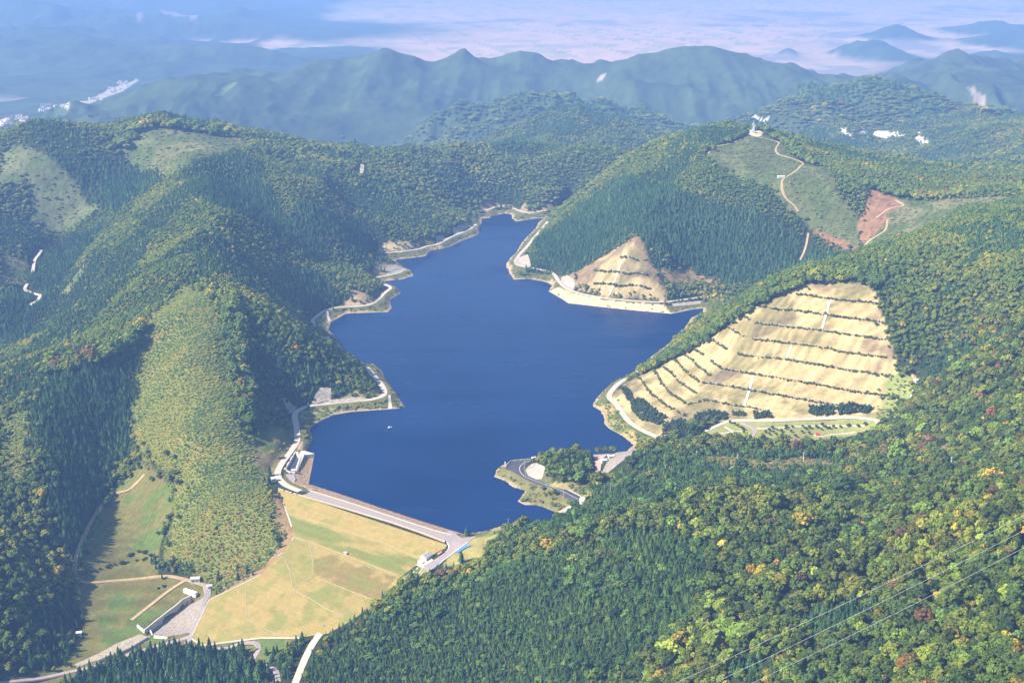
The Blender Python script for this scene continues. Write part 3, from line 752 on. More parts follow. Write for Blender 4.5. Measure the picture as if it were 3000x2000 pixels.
_ico = {}
def ico(sub):
    if sub not in _ico:
        bm = bmesh.new(); bmesh.ops.create_icosphere(bm, subdivisions=sub, radius=1.0)
        bm.verts.ensure_lookup_table()
        _ico[sub] = (np.array([v.co[:] for v in bm.verts]), np.array([[v.index for v in f.verts] for f in bm.faces]))
        bm.free()
    return _ico[sub]
class TM:
    """collects triangles with a per-vertex leaf value"""
    def __init__(s): s.v, s.f, s.l, s.n = [], [], [], 0
    def add(s, v, f, l):
        s.v.append(np.asarray(v, float)); s.f.append(np.asarray(f) + s.n); s.l.append(np.broadcast_to(l, len(v)).astype(float)); s.n += len(v)
    def mesh(s, name, mats):
        return mesh_np(name, np.concatenate(s.v), np.concatenate(s.f), mats, attrs={'leaf': ('FLOAT', np.concatenate(s.l))})
def blob(t, rng, c, r, sub=1, rough=0.3, sq=1.0):
    v, f = ico(sub)
    v = v * (1 + rough * (rng.random(len(v))[:, None] - 0.5) * 2) * np.array(r) + np.array(c)
    t.add(v, f, 0.15 + 0.5 * rng.random(len(v)))  # inner clumps get lower values than leaves: crown's inner shade put into the colour
def leaves(t, rng, c, r, n, size):
    d = rng.normal(size=(n, 3)); d /= np.linalg.norm(d, axis=1)[:, None]
    d[:, 2] = np.where(d[:, 2] < -0.3, -d[:, 2], d[:, 2])
    p = np.array(c) + d * np.array(r) * (0.92 + 0.28 * rng.random(n))[:, None]
    a = rng.normal(size=(n, 3)); a -= (a * d).sum(1)[:, None] * d * 0.6; a /= np.linalg.norm(a, axis=1)[:, None]
    b = np.cross(d, a); b /= np.linalg.norm(b, axis=1)[:, None]
    s = size * (0.6 + 0.8 * rng.random(n))[:, None]
    V = np.stack([p - a * s - b * s * .5, p + a * s - b * s * .6, p + a * s * .5 + b * s, p - a * s * .7 + b * s * .8], 1).reshape(-1, 3)
    k = np.arange(n)[:, None] * 4
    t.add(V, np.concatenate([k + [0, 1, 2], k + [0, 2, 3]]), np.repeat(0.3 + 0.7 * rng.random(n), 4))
def broad_crown(seed, nb=11, sub=1, nl=16, flat=1.0):
    rng = np.random.default_rng(seed); t = TM()
    for k in range(nb):
        a = k * 2.4 + rng.random() * 0.8
        q = (k + 0.5) / nb
        rr = 0.33 * math.sqrt(q) * (0.8 + 0.35 * rng.random())
        zz = 0.80 - 0.36 * q * flat + 0.10 * (rng.random() - .5)
        r = 0.125 + 0.075 * rng.random()
        c = (rr * cos(a), rr * sin(a), zz)
        blob(t, rng, c, (r, r, r * 0.82), sub, 0.22)
        leaves(t, rng, c, (r, r, r * 0.85), nl, r * 0.33)
    blob(t, rng, (0, 0, 0.52), (0.26, 0.26, 0.22), 1, 0.2)
    return t
def conifer_crown(seed, tiers=8, w=0.19, low=0.14):
    rng = np.random.default_rng(seed); t = TM()
    for k in range(tiers):
        q = k / (tiers - 1)
        z0 = low + (0.92 - low) * q
        r = w * (1 - q) ** 0.85 + 0.022
        n = 9
        a = np.arange(2 * n) * pi / n + rng.random() * 2
        rr = np.where(np.arange(2 * n) % 2 == 0, 1.0, 0.55) * r * (0.75 + 0.5 * rng.random(2 * n))
        ring = np.stack([rr * np.cos(a), rr * np.sin(a), z0 - 0.25 * rr + 0.015 * rng.random(2 * n)], 1)
        h = (0.92 - low) / (tiers - 1) * 1.7
        top = np.array([[0.01 * rng.normal(), 0.01 * rng.normal(), min(1.0, z0 + h)]])
        v = np.concatenate([ring, top])
        f = np.array([[i, (i + 1) % (2 * n), 2 * n] for i in range(2 * n)])
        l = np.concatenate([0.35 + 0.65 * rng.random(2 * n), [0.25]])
        t.add(v, f, l)
        leaves(t, rng, (0, 0, z0 + 0.03), (r * 0.8, r * 0.8, 0.04), 8, r * 0.30)
    return t
def trunk_mesh(name, r, h, limbs=3, seed=0):
    rng = np.random.default_rng(seed)
    V, Fc = [], []
    def tube(p, q, r0, r1):
        p, q = np.array(p, float), np.array(q, float)
        d = (q - p) / np.linalg.norm(q - p)
        a = np.cross(d, (0.3, 1, 0.1)); a /= np.linalg.norm(a); b = np.cross(d, a)
        n = len(V); m = 6
        for (c, rr) in ((p, r0), (q, r1)):
            for k in range(m): V.append(c + rr * (a * cos(2 * pi * k / m) + b * sin(2 * pi * k / m)))
        for k in range(m): Fc.append([n + k, n + (k + 1) % m, n + m + (k + 1) % m, n + m + k])
    tube((0, 0, -0.06), (0.01, 0.0, h * 0.5), r, r * 0.75); tube((0.01, 0, h * 0.5), (0.0, 0.01, h), r * 0.75, r * 0.35)
    for k in range(limbs):
        a = k * 2.1 + rng.random()
        z = h * (0.55 + 0.12 * k)
        tube((0, 0, z), (0.22 * cos(a), 0.22 * sin(a), z + 0.2), r * 0.45, r * 0.15)
    return mesh_np(name, V, Fc, [m_bark])
ME_BROAD = [broad_crown(11 + k, 10 + k % 3, 1, 18, 0.8 + 0.15 * (k % 3)).mesh('broadleaf_crown', [m_leaf]) for k in range(4)]
ME_CONE = [conifer_crown(31 + k, 8 + k % 2, 0.17 + 0.02 * k).mesh('conifer_crown', [m_needle]) for k in range(3)]
ME_BTRUNK = trunk_mesh('broadleaf_trunk', 0.026, 0.62, 4, 1)
ME_CTRUNK = trunk_mesh('conifer_trunk', 0.016, 0.80, 0, 2)
def shrub_tm(seed):
    rng = np.random.default_rng(seed); t = TM()
    for k in range(5):
        a = k * 1.3 + rng.random(); rr = 0.30 * (k > 0) * (0.7 + .5 * rng.random())
        r = 0.24 + 0.12 * rng.random()
        blob(t, rng, (rr * cos(a), rr * sin(a), 0.38 + 0.18 * rng.random()), (r, r, r * 1.1), 1, 0.25)
        leaves(t, rng, (rr * cos(a), rr * sin(a), 0.45), (r, r, r * 1.15), 9, r * 0.4)
    return t
ME_SHRUB = [shrub_tm(51 + k).mesh('shrub_foliage', [m_leaf]) for k in range(3)]

def whole_tree(name, crown, trunk):
    """crown and trunk as one mesh, for the woods"""
    bm = bmesh.new()
    bm.from_mesh(crown); nf = len(bm.faces)
    if trunk is not None: bm.from_mesh(trunk)
    bm.faces.ensure_lookup_table()
    for f in bm.faces[nf:]: f.material_index = 1
    me = bpy.data.meshes.new(name); bm.to_mesh(me); bm.free()
    me.materials.append(crown.materials[0]); me.materials.append(m_bark)
    return me
def kind_collection(name, meshes):
    c = bpy.data.collections.new(name)
    for k, me in enumerate(meshes): c.objects.link(bpy.data.objects.new('%s_%s' % (name, 'abcdefgh'[k]), me))
    return c
KC = kind_collection('conifer_kinds', [whole_tree('conifer_whole', m, ME_CTRUNK) for m in ME_CONE])
KB = kind_collection('broadleaf_kinds', [whole_tree('broadleaf_whole', m, ME_BTRUNK) for m in ME_BROAD])
KS = kind_collection('shrub_kinds', ME_SHRUB)

def place_tree(name, me_c, me_t, p, w, h, tint_, label, cat, group, rz):
    r = bpy.data.objects.new(name, None); COL.objects.link(r)
    r.location = p; r.scale = (w, w, h); r.rotation_euler = (0, 0, rz)
    r.empty_display_size = 0.1
    tag(r, label, cat, group)
    for nm, me in (('crown', me_c), ('trunk', me_t)):
        if me is None: continue
        c = bpy.data.objects.new(nm, me); COL.objects.link(c); c.parent = r
        if nm == 'crown': c['tint'] = [float(q) for q in tint_]
    return r

def scatter(name, P, size, tint, coll, nk):
    """one object whose points each carry one plant of the woods"""
    n = len(P)
    me = bpy.data.meshes.new(name)
    me.vertices.add(n); me.vertices.foreach_set('co', P.astype(np.float32).ravel())
    for nm, typ, dat in (('size', 'FLOAT_VECTOR', size), ('turn', 'FLOAT_VECTOR', np.stack([RNG.normal(0, .05, n), RNG.normal(0, .05, n), RNG.random(n) * 6.283], 1)),
                         ('tint', 'FLOAT_COLOR', np.concatenate([tint, np.ones((n, 1))], 1)), ('pick', 'INT', RNG.integers(0, nk, n))):
        a = me.attributes.new(nm, typ, 'POINT')
        a.data.foreach_set({'FLOAT_VECTOR': 'vector', 'FLOAT_COLOR': 'color', 'INT': 'value'}[typ], np.asarray(dat, np.int32 if typ == 'INT' else np.float32).ravel())
    o = link(name, me)
    ng = bpy.data.node_groups.new(name + '_nodes', 'GeometryNodeTree')
    ng.interface.new_socket('Geometry', in_out='INPUT', socket_type='NodeSocketGeometry')
    ng.interface.new_socket('Geometry', in_out='OUTPUT', socket_type='NodeSocketGeometry')
    gi, go = ng.nodes.new('NodeGroupInput'), ng.nodes.new('NodeGroupOutput')
    iop = ng.nodes.new('GeometryNodeInstanceOnPoints')
    ci = ng.nodes.new('GeometryNodeCollectionInfo')
    ci.inputs['Collection'].default_value = coll
    ci.inputs['Separate Children'].default_value = True
    ci.inputs['Reset Children'].default_value = True
    def att(nm, t):
        a = ng.nodes.new('GeometryNodeInputNamedAttribute'); a.data_type = t; a.inputs['Name'].default_value = nm
        return [s for s in a.outputs if s.enabled and s.name == 'Attribute'][0]
    L = ng.links.new
    L(gi.outputs[0], iop.inputs['Points']); L(ci.outputs[0], iop.inputs['Instance'])
    iop.inputs['Pick Instance'].default_value = True
    L(att('pick', 'INT'), iop.inputs['Instance Index']); L(att('size', 'FLOAT_VECTOR'), iop.inputs['Scale'])
    L(att('turn', 'FLOAT_VECTOR'), iop.inputs['Rotation'])
    L(iop.outputs[0], go.inputs[0])
    md = o.modifiers.new('plants', 'NODES'); md.node_group = ng
    return o

# ------------------------------------------------------------------ where the trees stand
# horizon line of the ground along each bearing, so that hidden far slopes need no trees
AZ = np.linspace(-radians(25), radians(25), 420)
DD = np.concatenate([np.arange(450, 3200, 8.0), np.arange(3200, 11000, 25.0)])
hx, hy = np.sin(AZ)[:, None] * DD[None], np.cos(AZ)[:, None] * DD[None]
el = (gridval(Z, hx, hy) - H) / DD[None]
elmax = np.maximum.accumulate(el, 1)
def seen(x, y, z, extra):
    d = np.hypot(x, y); a = np.arctan2(x, y)
    ai = np.clip((a - AZ[0]) / (AZ[1] - AZ[0]), 0, len(AZ) - 1).round().astype(int)
    di = np.clip(np.searchsorted(DD, d) - 2, 0, len(DD) - 1)
    return (z + extra - H) / d > elmax[ai, di]

def spacing(d):
    return np.where(d < 1750, 2.7, np.where(d < 2600, 3.6, np.where(d < 4200, 6.6, 13.0 + (d - 4200) * 0.0022)))
PX, PY, PS = [], [], []
d = 520.0
while d < 5250:
    s = float(spacing(np.array(d)))
    half = radians(24.5)
    n = int(2 * half * d / s)
    a = -half + (np.arange(n) + 0.9 * RNG.random(n)) * s / d
    dd = d + s * (RNG.random(n) - .5) * 0.9
    PX.append(dd * np.sin(a)); PY.append(dd * np.cos(a)); PS.append(np.full(n, s))
    d += s
px, py, ps = np.concatenate(PX), np.concatenate(PY), np.concatenate(PS)
pd = np.hypot(px, py)
pz = ground(px, py)
dsp, _ = segdist(px, py, SHORE_W, True, 60.0)
ok = ~inpoly(px, py, SHORE_W) & (dsp > 3.0) & seen(px, py, pz, 22.0)
uu, vv_ = proj(np.stack([px, py, pz], 1))
ok &= (uu > -480) & (uu < 3480) & (vv_ < 2330)
px, py, pz, ps, pd, dsp = (q[ok] for q in (px, py, pz, ps, pd, dsp))
veg = np.full(len(px), 6)            # 6 = ordinary mixed wood
wob = 5.0
jx, jy = px + RNG.normal(0, wob, len(px)), py + RNG.normal(0, wob, len(px))
for (nm, colr, poly, vg) in ZW:
    veg[inpoly(jx, jy, poly)] = VEG[vg]
veg[inpoly(px, py, damrim) | (segdist(px, py, damrim, True, 9.0)[0] < 7)] = 0
KEEPOUT = [(k, 6.5) for k in ROADS]
droad = np.full(len(px), 99.0)
for k in ROADS:
    droad = np.minimum(droad, segdist(px, py, ROAD_W[k], False, 30.0)[0])
veg[droad < 6.5] = 0
flat = gridval(PLAIN.astype(float), px, py) > 0.2
veg[flat] = 0
veg[(pd > 4300) & (RNG.random(len(px)) < (pd - 4300) / 900.0)] = 0
veg[(dsp < 26) & (droad < 29) & (veg == 6)] = 1
veg[(dsp < 12) & (veg == 6)] = 1
belt = np.full(len(px), 99.0)
for bl in BELTS: belt = np.minimum(belt, segdist(px, py, bl, False, 30.0)[0])
inbelt = (belt < 13) & (veg >= 3)
EXTRA_CLEAR = []

# ------------------------------------------------------------------ builders
from mathutils import Vector
from mathutils.geometry import delaunay_2d_cdt
M = {
 'asphalt': plain_mat('worn_asphalt', (0.31, 0.265, 0.26), 0.18, 0.5, 0.9),
 'dark_asphalt': plain_mat('new_asphalt', (0.060, 0.058, 0.070), 0.25, 0.5, 0.9),
 'pale_road': plain_mat('pale_road', (0.50, 0.43, 0.35), 0.16, 0.35, 0.9),
 'dirt': plain_mat('dirt_track', (0.40, 0.285, 0.16), 0.25, 0.3, 0.95),
 'concrete': plain_mat('concrete', (0.50, 0.45, 0.38), 0.2, 0.35, 0.85, 0.2),
 'white': plain_mat('white_paint', (0.70, 0.69, 0.66), 0.08, 0.8, 0.6),
 'spray': plain_mat('sprayed_mortar', (0.37, 0.325, 0.27), 0.35, 0.25, 0.9, 0.5),
 'riprap': plain_mat('riprap', (0.44, 0.30, 0.18), 0.45, 0.55, 0.95, 0.9),
 'rubble': plain_mat('white_rubble', (0.36, 0.31, 0.265), 0.45, 0.6, 0.95, 0.9),
 'gravel': plain_mat('stream_gravel', (0.38, 0.33, 0.24), 0.4, 0.5, 0.95, 0.6),
 'roof': plain_mat('grey_roof', (0.44, 0.38, 0.34), 0.12, 0.8, 0.7),
 'red_roof': plain_mat('red_roof', (0.38, 0.18, 0.13), 0.15, 0.8, 0.7),
 'dark_roof': plain_mat('dark_roof', (0.16, 0.16, 0.18), 0.2, 0.8, 0.6),
 'glass': plain_mat('window_glass', (0.04, 0.05, 0.07), 0.2, 1.0, 0.15, spec=0.6),
 'door': plain_mat('door_paint', (0.28, 0.29, 0.31), 0.1, 1.0, 0.5),
 'steel': plain_mat('galvanised_steel', (0.62, 0.62, 0.62), 0.1, 1.0, 0.45, spec=0.5, metal=0.3),
 'blue': plain_mat('blue_sheet', (0.10, 0.24, 0.72), 0.3, 0.9, 0.5),
 'red': plain_mat('red_paint', (0.60, 0.10, 0.06), 0.15, 0.9, 0.5),
 'rubber': plain_mat('tyre_rubber', (0.03, 0.03, 0.03), 0.2, 2.0, 0.8),
 'dark_water': plain_mat('basin_water', (0.035, 0.040, 0.060), 0.15, 0.3, 0.15, spec=0.5),
 'timber': plain_mat('pale_wood', (0.45, 0.33, 0.20), 0.2, 1.0, 0.8),
}
def mesh_obj(name, V, Fs, mat, parent=None, smooth=False):
    me = bpy.data.meshes.new(name)
    me.from_pydata([tuple(v) for v in V], [], [list(f) for f in Fs]); me.update()
    me.materials.append(mat)
    if smooth: me.polygons.foreach_set('use_smooth', np.full(len(me.polygons), True))
    return link(name, me, parent)
def empty(name, loc, rz=0.0):
    o = bpy.data.objects.new(name, None); COL.objects.link(o)
    o.location = tuple(loc); o.rotation_euler = (0, 0, rz); o.empty_display_size = 1.0
    return o
def resample(P, step):
    P = np.asarray(P, float); out = [P[0]]
    for a, b in zip(P[:-1], P[1:]):
        n = max(1, int(np.linalg.norm(b[:2] - a[:2]) / step))
        for k in range(1, n + 1): out.append(a + (b - a) * k / n)
    return np.array(out)
def smooth_line(P, n=2):
    P = np.asarray(P, float)
    for _ in range(n):
        Q = [P[0]]
        for a, b in zip(P[:-1], P[1:]): Q += [a * .75 + b * .25, a * .25 + b * .75]
        Q.append(P[-1]); P = np.array(Q)
    return P
def ribbon_data(P, width, lift=0.35, skirt=2.5, drape=True, shift=0.0):
    P = np.asarray(P, float)
    T = np.gradient(P[:, :2], axis=0); T /= np.linalg.norm(T, axis=1)[:, None] + 1e-9
    N = np.stack([-T[:, 1], T[:, 0]], 1)
    c = P[:, :2] + N * shift
    L, R = c + N * width / 2, c - N * width / 2
    z = P[:, 2].copy()
    if drape:
        z = np.max([ground(q[:, 0], q[:, 1]) for q in (L, c, R)], 0)
        z = np.convolve(np.pad(z, 2, mode='edge'), [.1, .2, .4, .2, .1], 'valid')
        z = np.maximum(z, np.max([ground(q[:, 0], q[:, 1]) for q in (c,)], 0))
    z = z + lift
    n = len(P)
    V = np.concatenate([np.c_[L, z], np.c_[R, z], np.c_[L + N * skirt * .4, z - skirt], np.c_[R - N * skirt * .4, z - skirt]])
    Fs = []
    for i in range(n - 1):
        Fs.append((i, n + i, n + i + 1, i + 1))
        if skirt:
            Fs.append((2 * n + i, i, i + 1, 2 * n + i + 1)); Fs.append((n + i, 3 * n + i, 3 * n + i + 1, n + i + 1))
    return V, Fs
def ribbon(name, P, width, mat, lift=0.35, skirt=2.5, drape=True, parent=None, shift=0.0, sm=2, step=6.0):
    P = resample(smooth_line(P, sm), step)
    V, Fs = ribbon_data(P, width, lift, skirt, drape, shift)
    return mesh_obj(name, V, Fs, mat, parent)
def clear_line(P, d): EXTRA_CLEAR.append((np.asarray(resample(P, 10))[:, :2], d, False))
def patch(name, poly3, mat, lift=0.3, skirt=2.0, step=5.0, zf=None, parent=None, rough=0.0, clear=1.0):
    """a paved or built-up piece of ground: outline in plan, surface draped (or zf), with a rim that goes down into the soil"""
    poly = np.asarray(poly3, float)
    rim = resample(np.concatenate([poly, poly[:1]]), step)[:-1]
    x0, y0 = rim[:, 0].min(), rim[:, 1].min(); x1, y1 = rim[:, 0].max(), rim[:, 1].max()
    gx, gy = np.meshgrid(np.arange(x0, x1, step), np.arange(y0, y1, step))
    gx, gy = gx.ravel() + RNG.normal(0, step * .1, gx.size), gy.ravel() + RNG.normal(0, step * .1, gy.size)
    k = inpoly(gx, gy, rim[:, :2])
    if k.any():
        d, _ = segdist(gx, gy, rim[:, :2], True, step); k &= d > step * 0.45
    pts = [Vector((p[0], p[1])) for p in rim] + [Vector((a, b)) for a, b in zip(gx[k], gy[k])]
    n = len(rim)
    vo, _, fo, *_ = delaunay_2d_cdt(pts, [(i, (i + 1) % n) for i in range(n)], [list(range(n))], 2, 0.01)
    X = np.array([(v[0], v[1]) for v in vo])
    z = zf(X[:, 0], X[:, 1]) if zf else ground(X[:, 0], X[:, 1])
    z = z + lift + rough * (RNG.random(len(z)) - 0.5)
    V = [tuple(q) for q in np.c_[X, z]]
    Fs = [list(f) for f in fo]
    # rim
    edges = {}
    for f in Fs:
        for a, b in zip(f, f[1:] + f[:1]): edges[(a, b)] = True
    nv = {}
    if skirt:
        for (a, b) in list(edges):
            if (b, a) not in edges:
                for q in (a, b):
                    if q not in nv:
                        nv[q] = len(V); V.append((V[q][0], V[q][1], V[q][2] - skirt))
                Fs.append([b, a, nv[a], nv[b]])
    if clear is not None: EXTRA_CLEAR.append((poly[:, :2], clear))
    return mesh_obj(name, V, Fs, mat, parent)
def box(bm, c, s, rz=0.0):
    r = bmesh.ops.create_cube(bm, size=1.0)
    for v in r['verts']:
        x, y, z = v.co.x * s[0], v.co.y * s[1], v.co.z * s[2]
        v.co = (c[0] + x * cos(rz) - y * sin(rz), c[1] + x * sin(rz) + y * cos(rz), c[2] + z)
def bar(bm, p, q, r, n=6):
    p, q = Vector(p), Vector(q); d = q - p
    k = bmesh.ops.create_cone(bm, cap_ends=True, segments=n, radius1=r, radius2=r, depth=d.length)
    rot = d.to_track_quat('Z', 'Y')
    for v in k['verts']: v.co = rot @ v.co + (p + q) / 2
def part(name, fn, mat, parent=None, bevel=0.0):
    bm = bmesh.new(); fn(bm)
    if bevel: bmesh.ops.bevel(bm, geom=bm.edges[:], offset=bevel, segments=1, affect='EDGES')
    me = bpy.data.meshes.new(name); bm.to_mesh(me); bm.free(); me.materials.append(mat)
    return link(name, me, parent)
def gable(w, d, h, rise, over=0.4):
    """roof solid over a w x d plan with its ridge along x"""
    def f(bm):
        X, Y = w / 2 + over, d / 2 + over
        vs = [bm.verts.new(p) for p in ((-X, -Y, h), (X, -Y, h), (X, Y, h), (-X, Y, h), (-X, 0, h + rise), (X, 0, h + rise),
                                        (-X, -Y, h - .18), (X, -Y, h - .18), (X, Y, h - .18), (-X, Y, h - .18))]
        for q in ((0, 1, 5, 4), (3, 4, 5, 2), (6, 7, 1, 0), (8, 9, 3, 2), (0, 4, 3, 9, 6), (1, 7, 8, 2, 5), (6, 9, 8, 7)):
            bm.faces.new([vs[k] for k in q])
    return f
def px_line(line): return hits(line)
def head(a, b): return math.atan2(b[1] - a[1], b[0] - a[0])

# ------------------------------------------------------------------ roads round the lake
for k, (lv, line) in ROADS.items():
    W_ = {'west': 6.5, 'far': 5.0, 'east': 6.0, 'east_b': 6.5}.get(k, 5.5)
    o = ribbon('road', ROAD_W[k][::2], W_, M['pale_road'], lift=0.0, skirt=2.2, drape=False)
    tag(o, kind='structure')
TRACKS = [
 ('asphalt', 6.0, [(605,1712),(611,1741),(597,1787),(566,1858),(548,1888)], 3),
 ('asphalt', 4.5, [(563,1862),(500,1882),(408,1906),(340,1930),(286,1950),(204,1967),(102,1992),(0,2004)], 3),
 ('dirt', 3.6, [(608,1716),(572,1706),(541,1697),(490,1686),(434,1690),(340,1699),(255,1706),(224,1697),(216,1669),(224,1623),(265,1532),(316,1450),(345,1441),(378,1437),(405,1408),(423,1389)], 2),
 ('dirt', 3.6, [(543,1699),(490,1731),(430,1780),(385,1816)], 2),
 ('asphalt', 4.0, [(592,1900),(663,1902),(690,1890),(714,1884),(745,1882),(758,1890),(758,1903),(742,1930)], 2),
 ('asphalt', 4.0, [(775,1950),(800,1958),(812,1968),(816,1998)], 2),
 ('pale_road', 6.0, [(960,1838),(940,1855),(925,1872),(905,1905),(885,1950),(866,2000),(850,2040)], 6),
 ('pale_road', 5.0, [(2026,1281),(2080,1256),(2133,1232),(2176,1231),(2253,1234),(2355,1228),(2457,1223),(2508,1223),(2554,1227),(2572,1233),(2574,1244)], 3),
 ('asphalt', 4.5, [(2174,1236),(2220,1257),(2202,1279)], 2),
 ('concrete', 2.2, [(2215,1255),(2253,1255),(2355,1248),(2432,1246),(2534,1245)], 1),
 ('concrete', 2.2, [(2080,1283),(2100,1271),(2138,1266),(2184,1261)], 1),
 ('concrete', 2.2, [(2393,1292),(2414,1276),(2457,1271),(2506,1265)], 1),
 ('concrete', 2.0, [(2124,1250),(2150,1264)], 1),
 ('dirt', 3.2, [(2195,396),(2219,402),(2254,409),(2285,417),(2278,428),(2271,440),(2279,452),(2294,457),(2326,465),(2358,479),(2340,495),(2319,510),(2297,522),(2290,533),(2292,560),(2304,585),(2329,603),(2340,622)], 5),
 ('dirt', 2.4, [(2195,397),(2169,410),(2138,422),(2110,426),(2090,431),(2075,452)], 4),
 ('dirt', 3.4, [(2625,586),(2640,594),(2651,604),(2625,606),(2604,612),(2578,632),(2566,640)], 4),
 ('dirt', 3.0, [(2600,643),(2599,660),(2593,678),(2549,702),(2527,727)], 4),
 ('dirt', 3.0, [(2368,683),(2361,725),(2344,763)], 8),
 ('pale_road', 5.0, [(121,735),(98,764),(94,800)], 10),
 ('pale_road', 5.0, [(80,833),(70,848),(90,856),(116,862),(119,876),(89,894)], 10),
 ('dirt', 3.0, [(2655,1075),(2672,1095),(2685,1115)], 4),
 ('concrete', 1.6, [(2685,1122),(2670,1160),(2640,1205)], 3),
]
for (mt, w, line, clr) in TRACKS:
    P = px_line(line)
    o = ribbon('track' if mt == 'dirt' else ('path' if w < 2.5 else 'road'), P, w, M[mt], lift=0.3, skirt=1.2)
    tag(o, kind='structure')
    clear_line(P, w / 2 + clr * 0.7)

# ------------------------------------------------------------------ the dam
dam = empty('earth_dam', (DL + DR) / 2)
tag(dam, 'long earth dam with a grassed downstream face holding back the blue lake', 'dam')
inv = dam.matrix_world.copy()
def dam_local(V): return [tuple(np.array(v) - (DL + DR) / 2) for v in V]
ax = (DR - DL)[:2] / np.linalg.norm((DR - DL)[:2]); an = np.array([ax[1], -ax[0]])
if an[1] > 0: an = -an                                   # towards the valley
m_grass, nt, b = new_mat('dam_turf')
at = nd(nt, 'ShaderNodeAttribute', attribute_name='Col')
n1 = noise(nt, 0.5, 6, 0.7)
r1 = ramp(nt, n1.outputs[0], [(0.25, (0.80, 0.80, 0.80)), (0.75, (1.16, 1.16, 1.12))])
nt.links.new(mul(nt, at.outputs['Color'], r1.outputs[0]), b.inputs['Base Color'])
b.inputs['Roughness'].default_value = 0.95; b.inputs['Specular IOR Level'].default_value = 0.05
bump(nt, b, n1.outputs[0], 0.5, 0.5)
# face: a fine grid on the plane, cut to the outline
face_px = DAM_EDGE_L + DAM_TOE[1:] + [(960,1855),(1050,1805),(1125,1765),(1180,1690),(1240,1660),(1290,1625),(1311,1595)]
rim = np.array([on_plane(u, v) for u, v in face_px])
rim2 = resample(np.concatenate([rim, rim[:1]]), 3.0)[:-1]
gx, gy = np.meshgrid(np.arange(rim[:, 0].min(), rim[:, 0].max(), 2.0), np.arange(rim[:, 1].min(), rim[:, 1].max(), 2.0))
gx, gy = gx.ravel(), gy.ravel()
k = inpoly(gx, gy, rim2[:, :2])
dd_, _ = segdist(gx, gy, rim2[:, :2], True, 5.0)
k &= dd_ > 1.0
n = len(rim2)
vo, _, fo, *_ = delaunay_2d_cdt([Vector(p[:2]) for p in rim2] + [Vector(q) for q in zip(gx[k], gy[k])], [(i, (i + 1) % n) for i in range(n)], [list(range(n))], 2, 0.01)
X = np.array([(v[0], v[1]) for v in vo])
zp = (DL @ DN - X[:, 0] * DN[0] - X[:, 1] * DN[1]) / DN[2]
u_, v_ = proj(np.c_[X, zp])
n1, n2 = fbm(X[:, 0] / 14, X[:, 1] / 14, 4, 101), fbm(X[:, 0] / 4, X[:, 1] / 4, 3, 102)
n3 = fbm((X @ ax) / 45, (X @ an) / 12, 4, 103)
col_tan, col_gr, col_br = np.array([0.290, 0.222, 0.080]), np.array([0.135, 0.162, 0.040]), np.array([0.170, 0.132, 0.048])
c = np.tile(col_tan, (len(X), 1))
def berm_z(v0, u0=861): return on_plane(u0, v0)[2]
zb1, zb2 = on_plane(843, 1505)[2], on_plane(861, 1571)[2]
mid = sstep(zb1 + 0.6 - zp, 0, 1.2) * sstep(zp - zb2, -1.0, 1.0) * sstep(n3, 0.30, 0.52)
c = c * (1 - 0.88 * mid[:, None]) + col_gr * 0.88 * mid[:, None]
def pxpoly(poly): return np.array([on_plane(a, b_)[:2] for a, b_ in poly])
def blend(poly, colr, k, nz=None):
    global c
    m = inpoly(X[:, 0], X[:, 1], pxpoly(poly)).astype(float) * k
    if nz is not None: m = m * nz
    c = c * (1 - m[:, None]) + np.array(colr) * m[:, None]
blend([(915,1600),(1160,1690),(1110,1760),(925,1690)], col_br, 0.85, sstep(n1, 0.28, 0.5))
blend([(860,1575),(915,1600),(925,1690),(860,1720),(800,1660)], col_gr, 0.40)
blend([(860,1722),(925,1690),(1110,1765),(1000,1830)], col_gr, 0.62, sstep(n1, 0.30, 0.5))
blend([(850,1725),(1000,1830),(900,1860),(700,1870),(730,1800)], col_gr, 0.35, sstep(n1, 0.45, 0.6))
gsp = sstep(n1, 0.56, 0.68) * 0.45
c = c * (1 - gsp[:, None]) + col_gr * gsp[:, None]
mow = fbm((X @ ax) / 60, zp / 0.55, 3, 104)
c = c * (0.70 + 0.20 * n1 + 0.22 * n2 + 0.22 * mow)[:, None]
me = bpy.data.meshes.new('downstream_face')
zf_ = zp + 0.12 * (n2 - .5)
me.from_pydata(dam_local(np.c_[X, zf_]), [], [list(f) for f in fo]); me.update()
a = me.attributes.new('Col', 'FLOAT_COLOR', 'POINT'); a.data.foreach_set('color', np.c_[np.clip(c, 0, .8), np.ones(len(c))].astype(np.float32).ravel())
me.materials.append(m_grass)
face = link('downstream_face', me, dam)
def dam_strip(name, line3, w, mat, lift, skirt=0.6, parent=None):
    P = resample(line3, 4.0)
    V, Fs = ribbon_data(P, w, lift, skirt, False)
    return mesh_obj(name, dam_local(V), Fs, mat, parent if parent is not None else dam)
def plane_line(line): return np.array([on_plane(u, v) for u, v in line])
m_path = plain_mat('berm_gravel', (0.33, 0.26, 0.125), 0.2, 0.4)
m_ditch = plain_mat('drain_stone', (0.30, 0.26, 0.14), 0.2, 0.4)
dam_strip('berm_path', plane_line([(843,1505),(938,1528),(1040,1560),(1146,1598),(1240,1640)]), 0.7, m_path, 0.22)
dam_strip('berm_path', plane_line([(861,1572),(905,1585),(1005,1622),(1080,1650),(1160,1682)]), 0.9, m_path, 0.22)
dam_strip('berm_path', plane_line([(925,1690),(960,1703),(1040,1735),(1100,1757)]), 0.6, m_path, 0.22)
dam_strip('drain', plane_line([(905,1590),(917,1640),(915,1688),(858,1722)]), 0.9, m_ditch, 0.22)
dam_strip('drain', plane_line([(835,1640),(850,1670),(857,1722),(930,1765),(1010,1810)]), 0.9, m_ditch, 0.22)
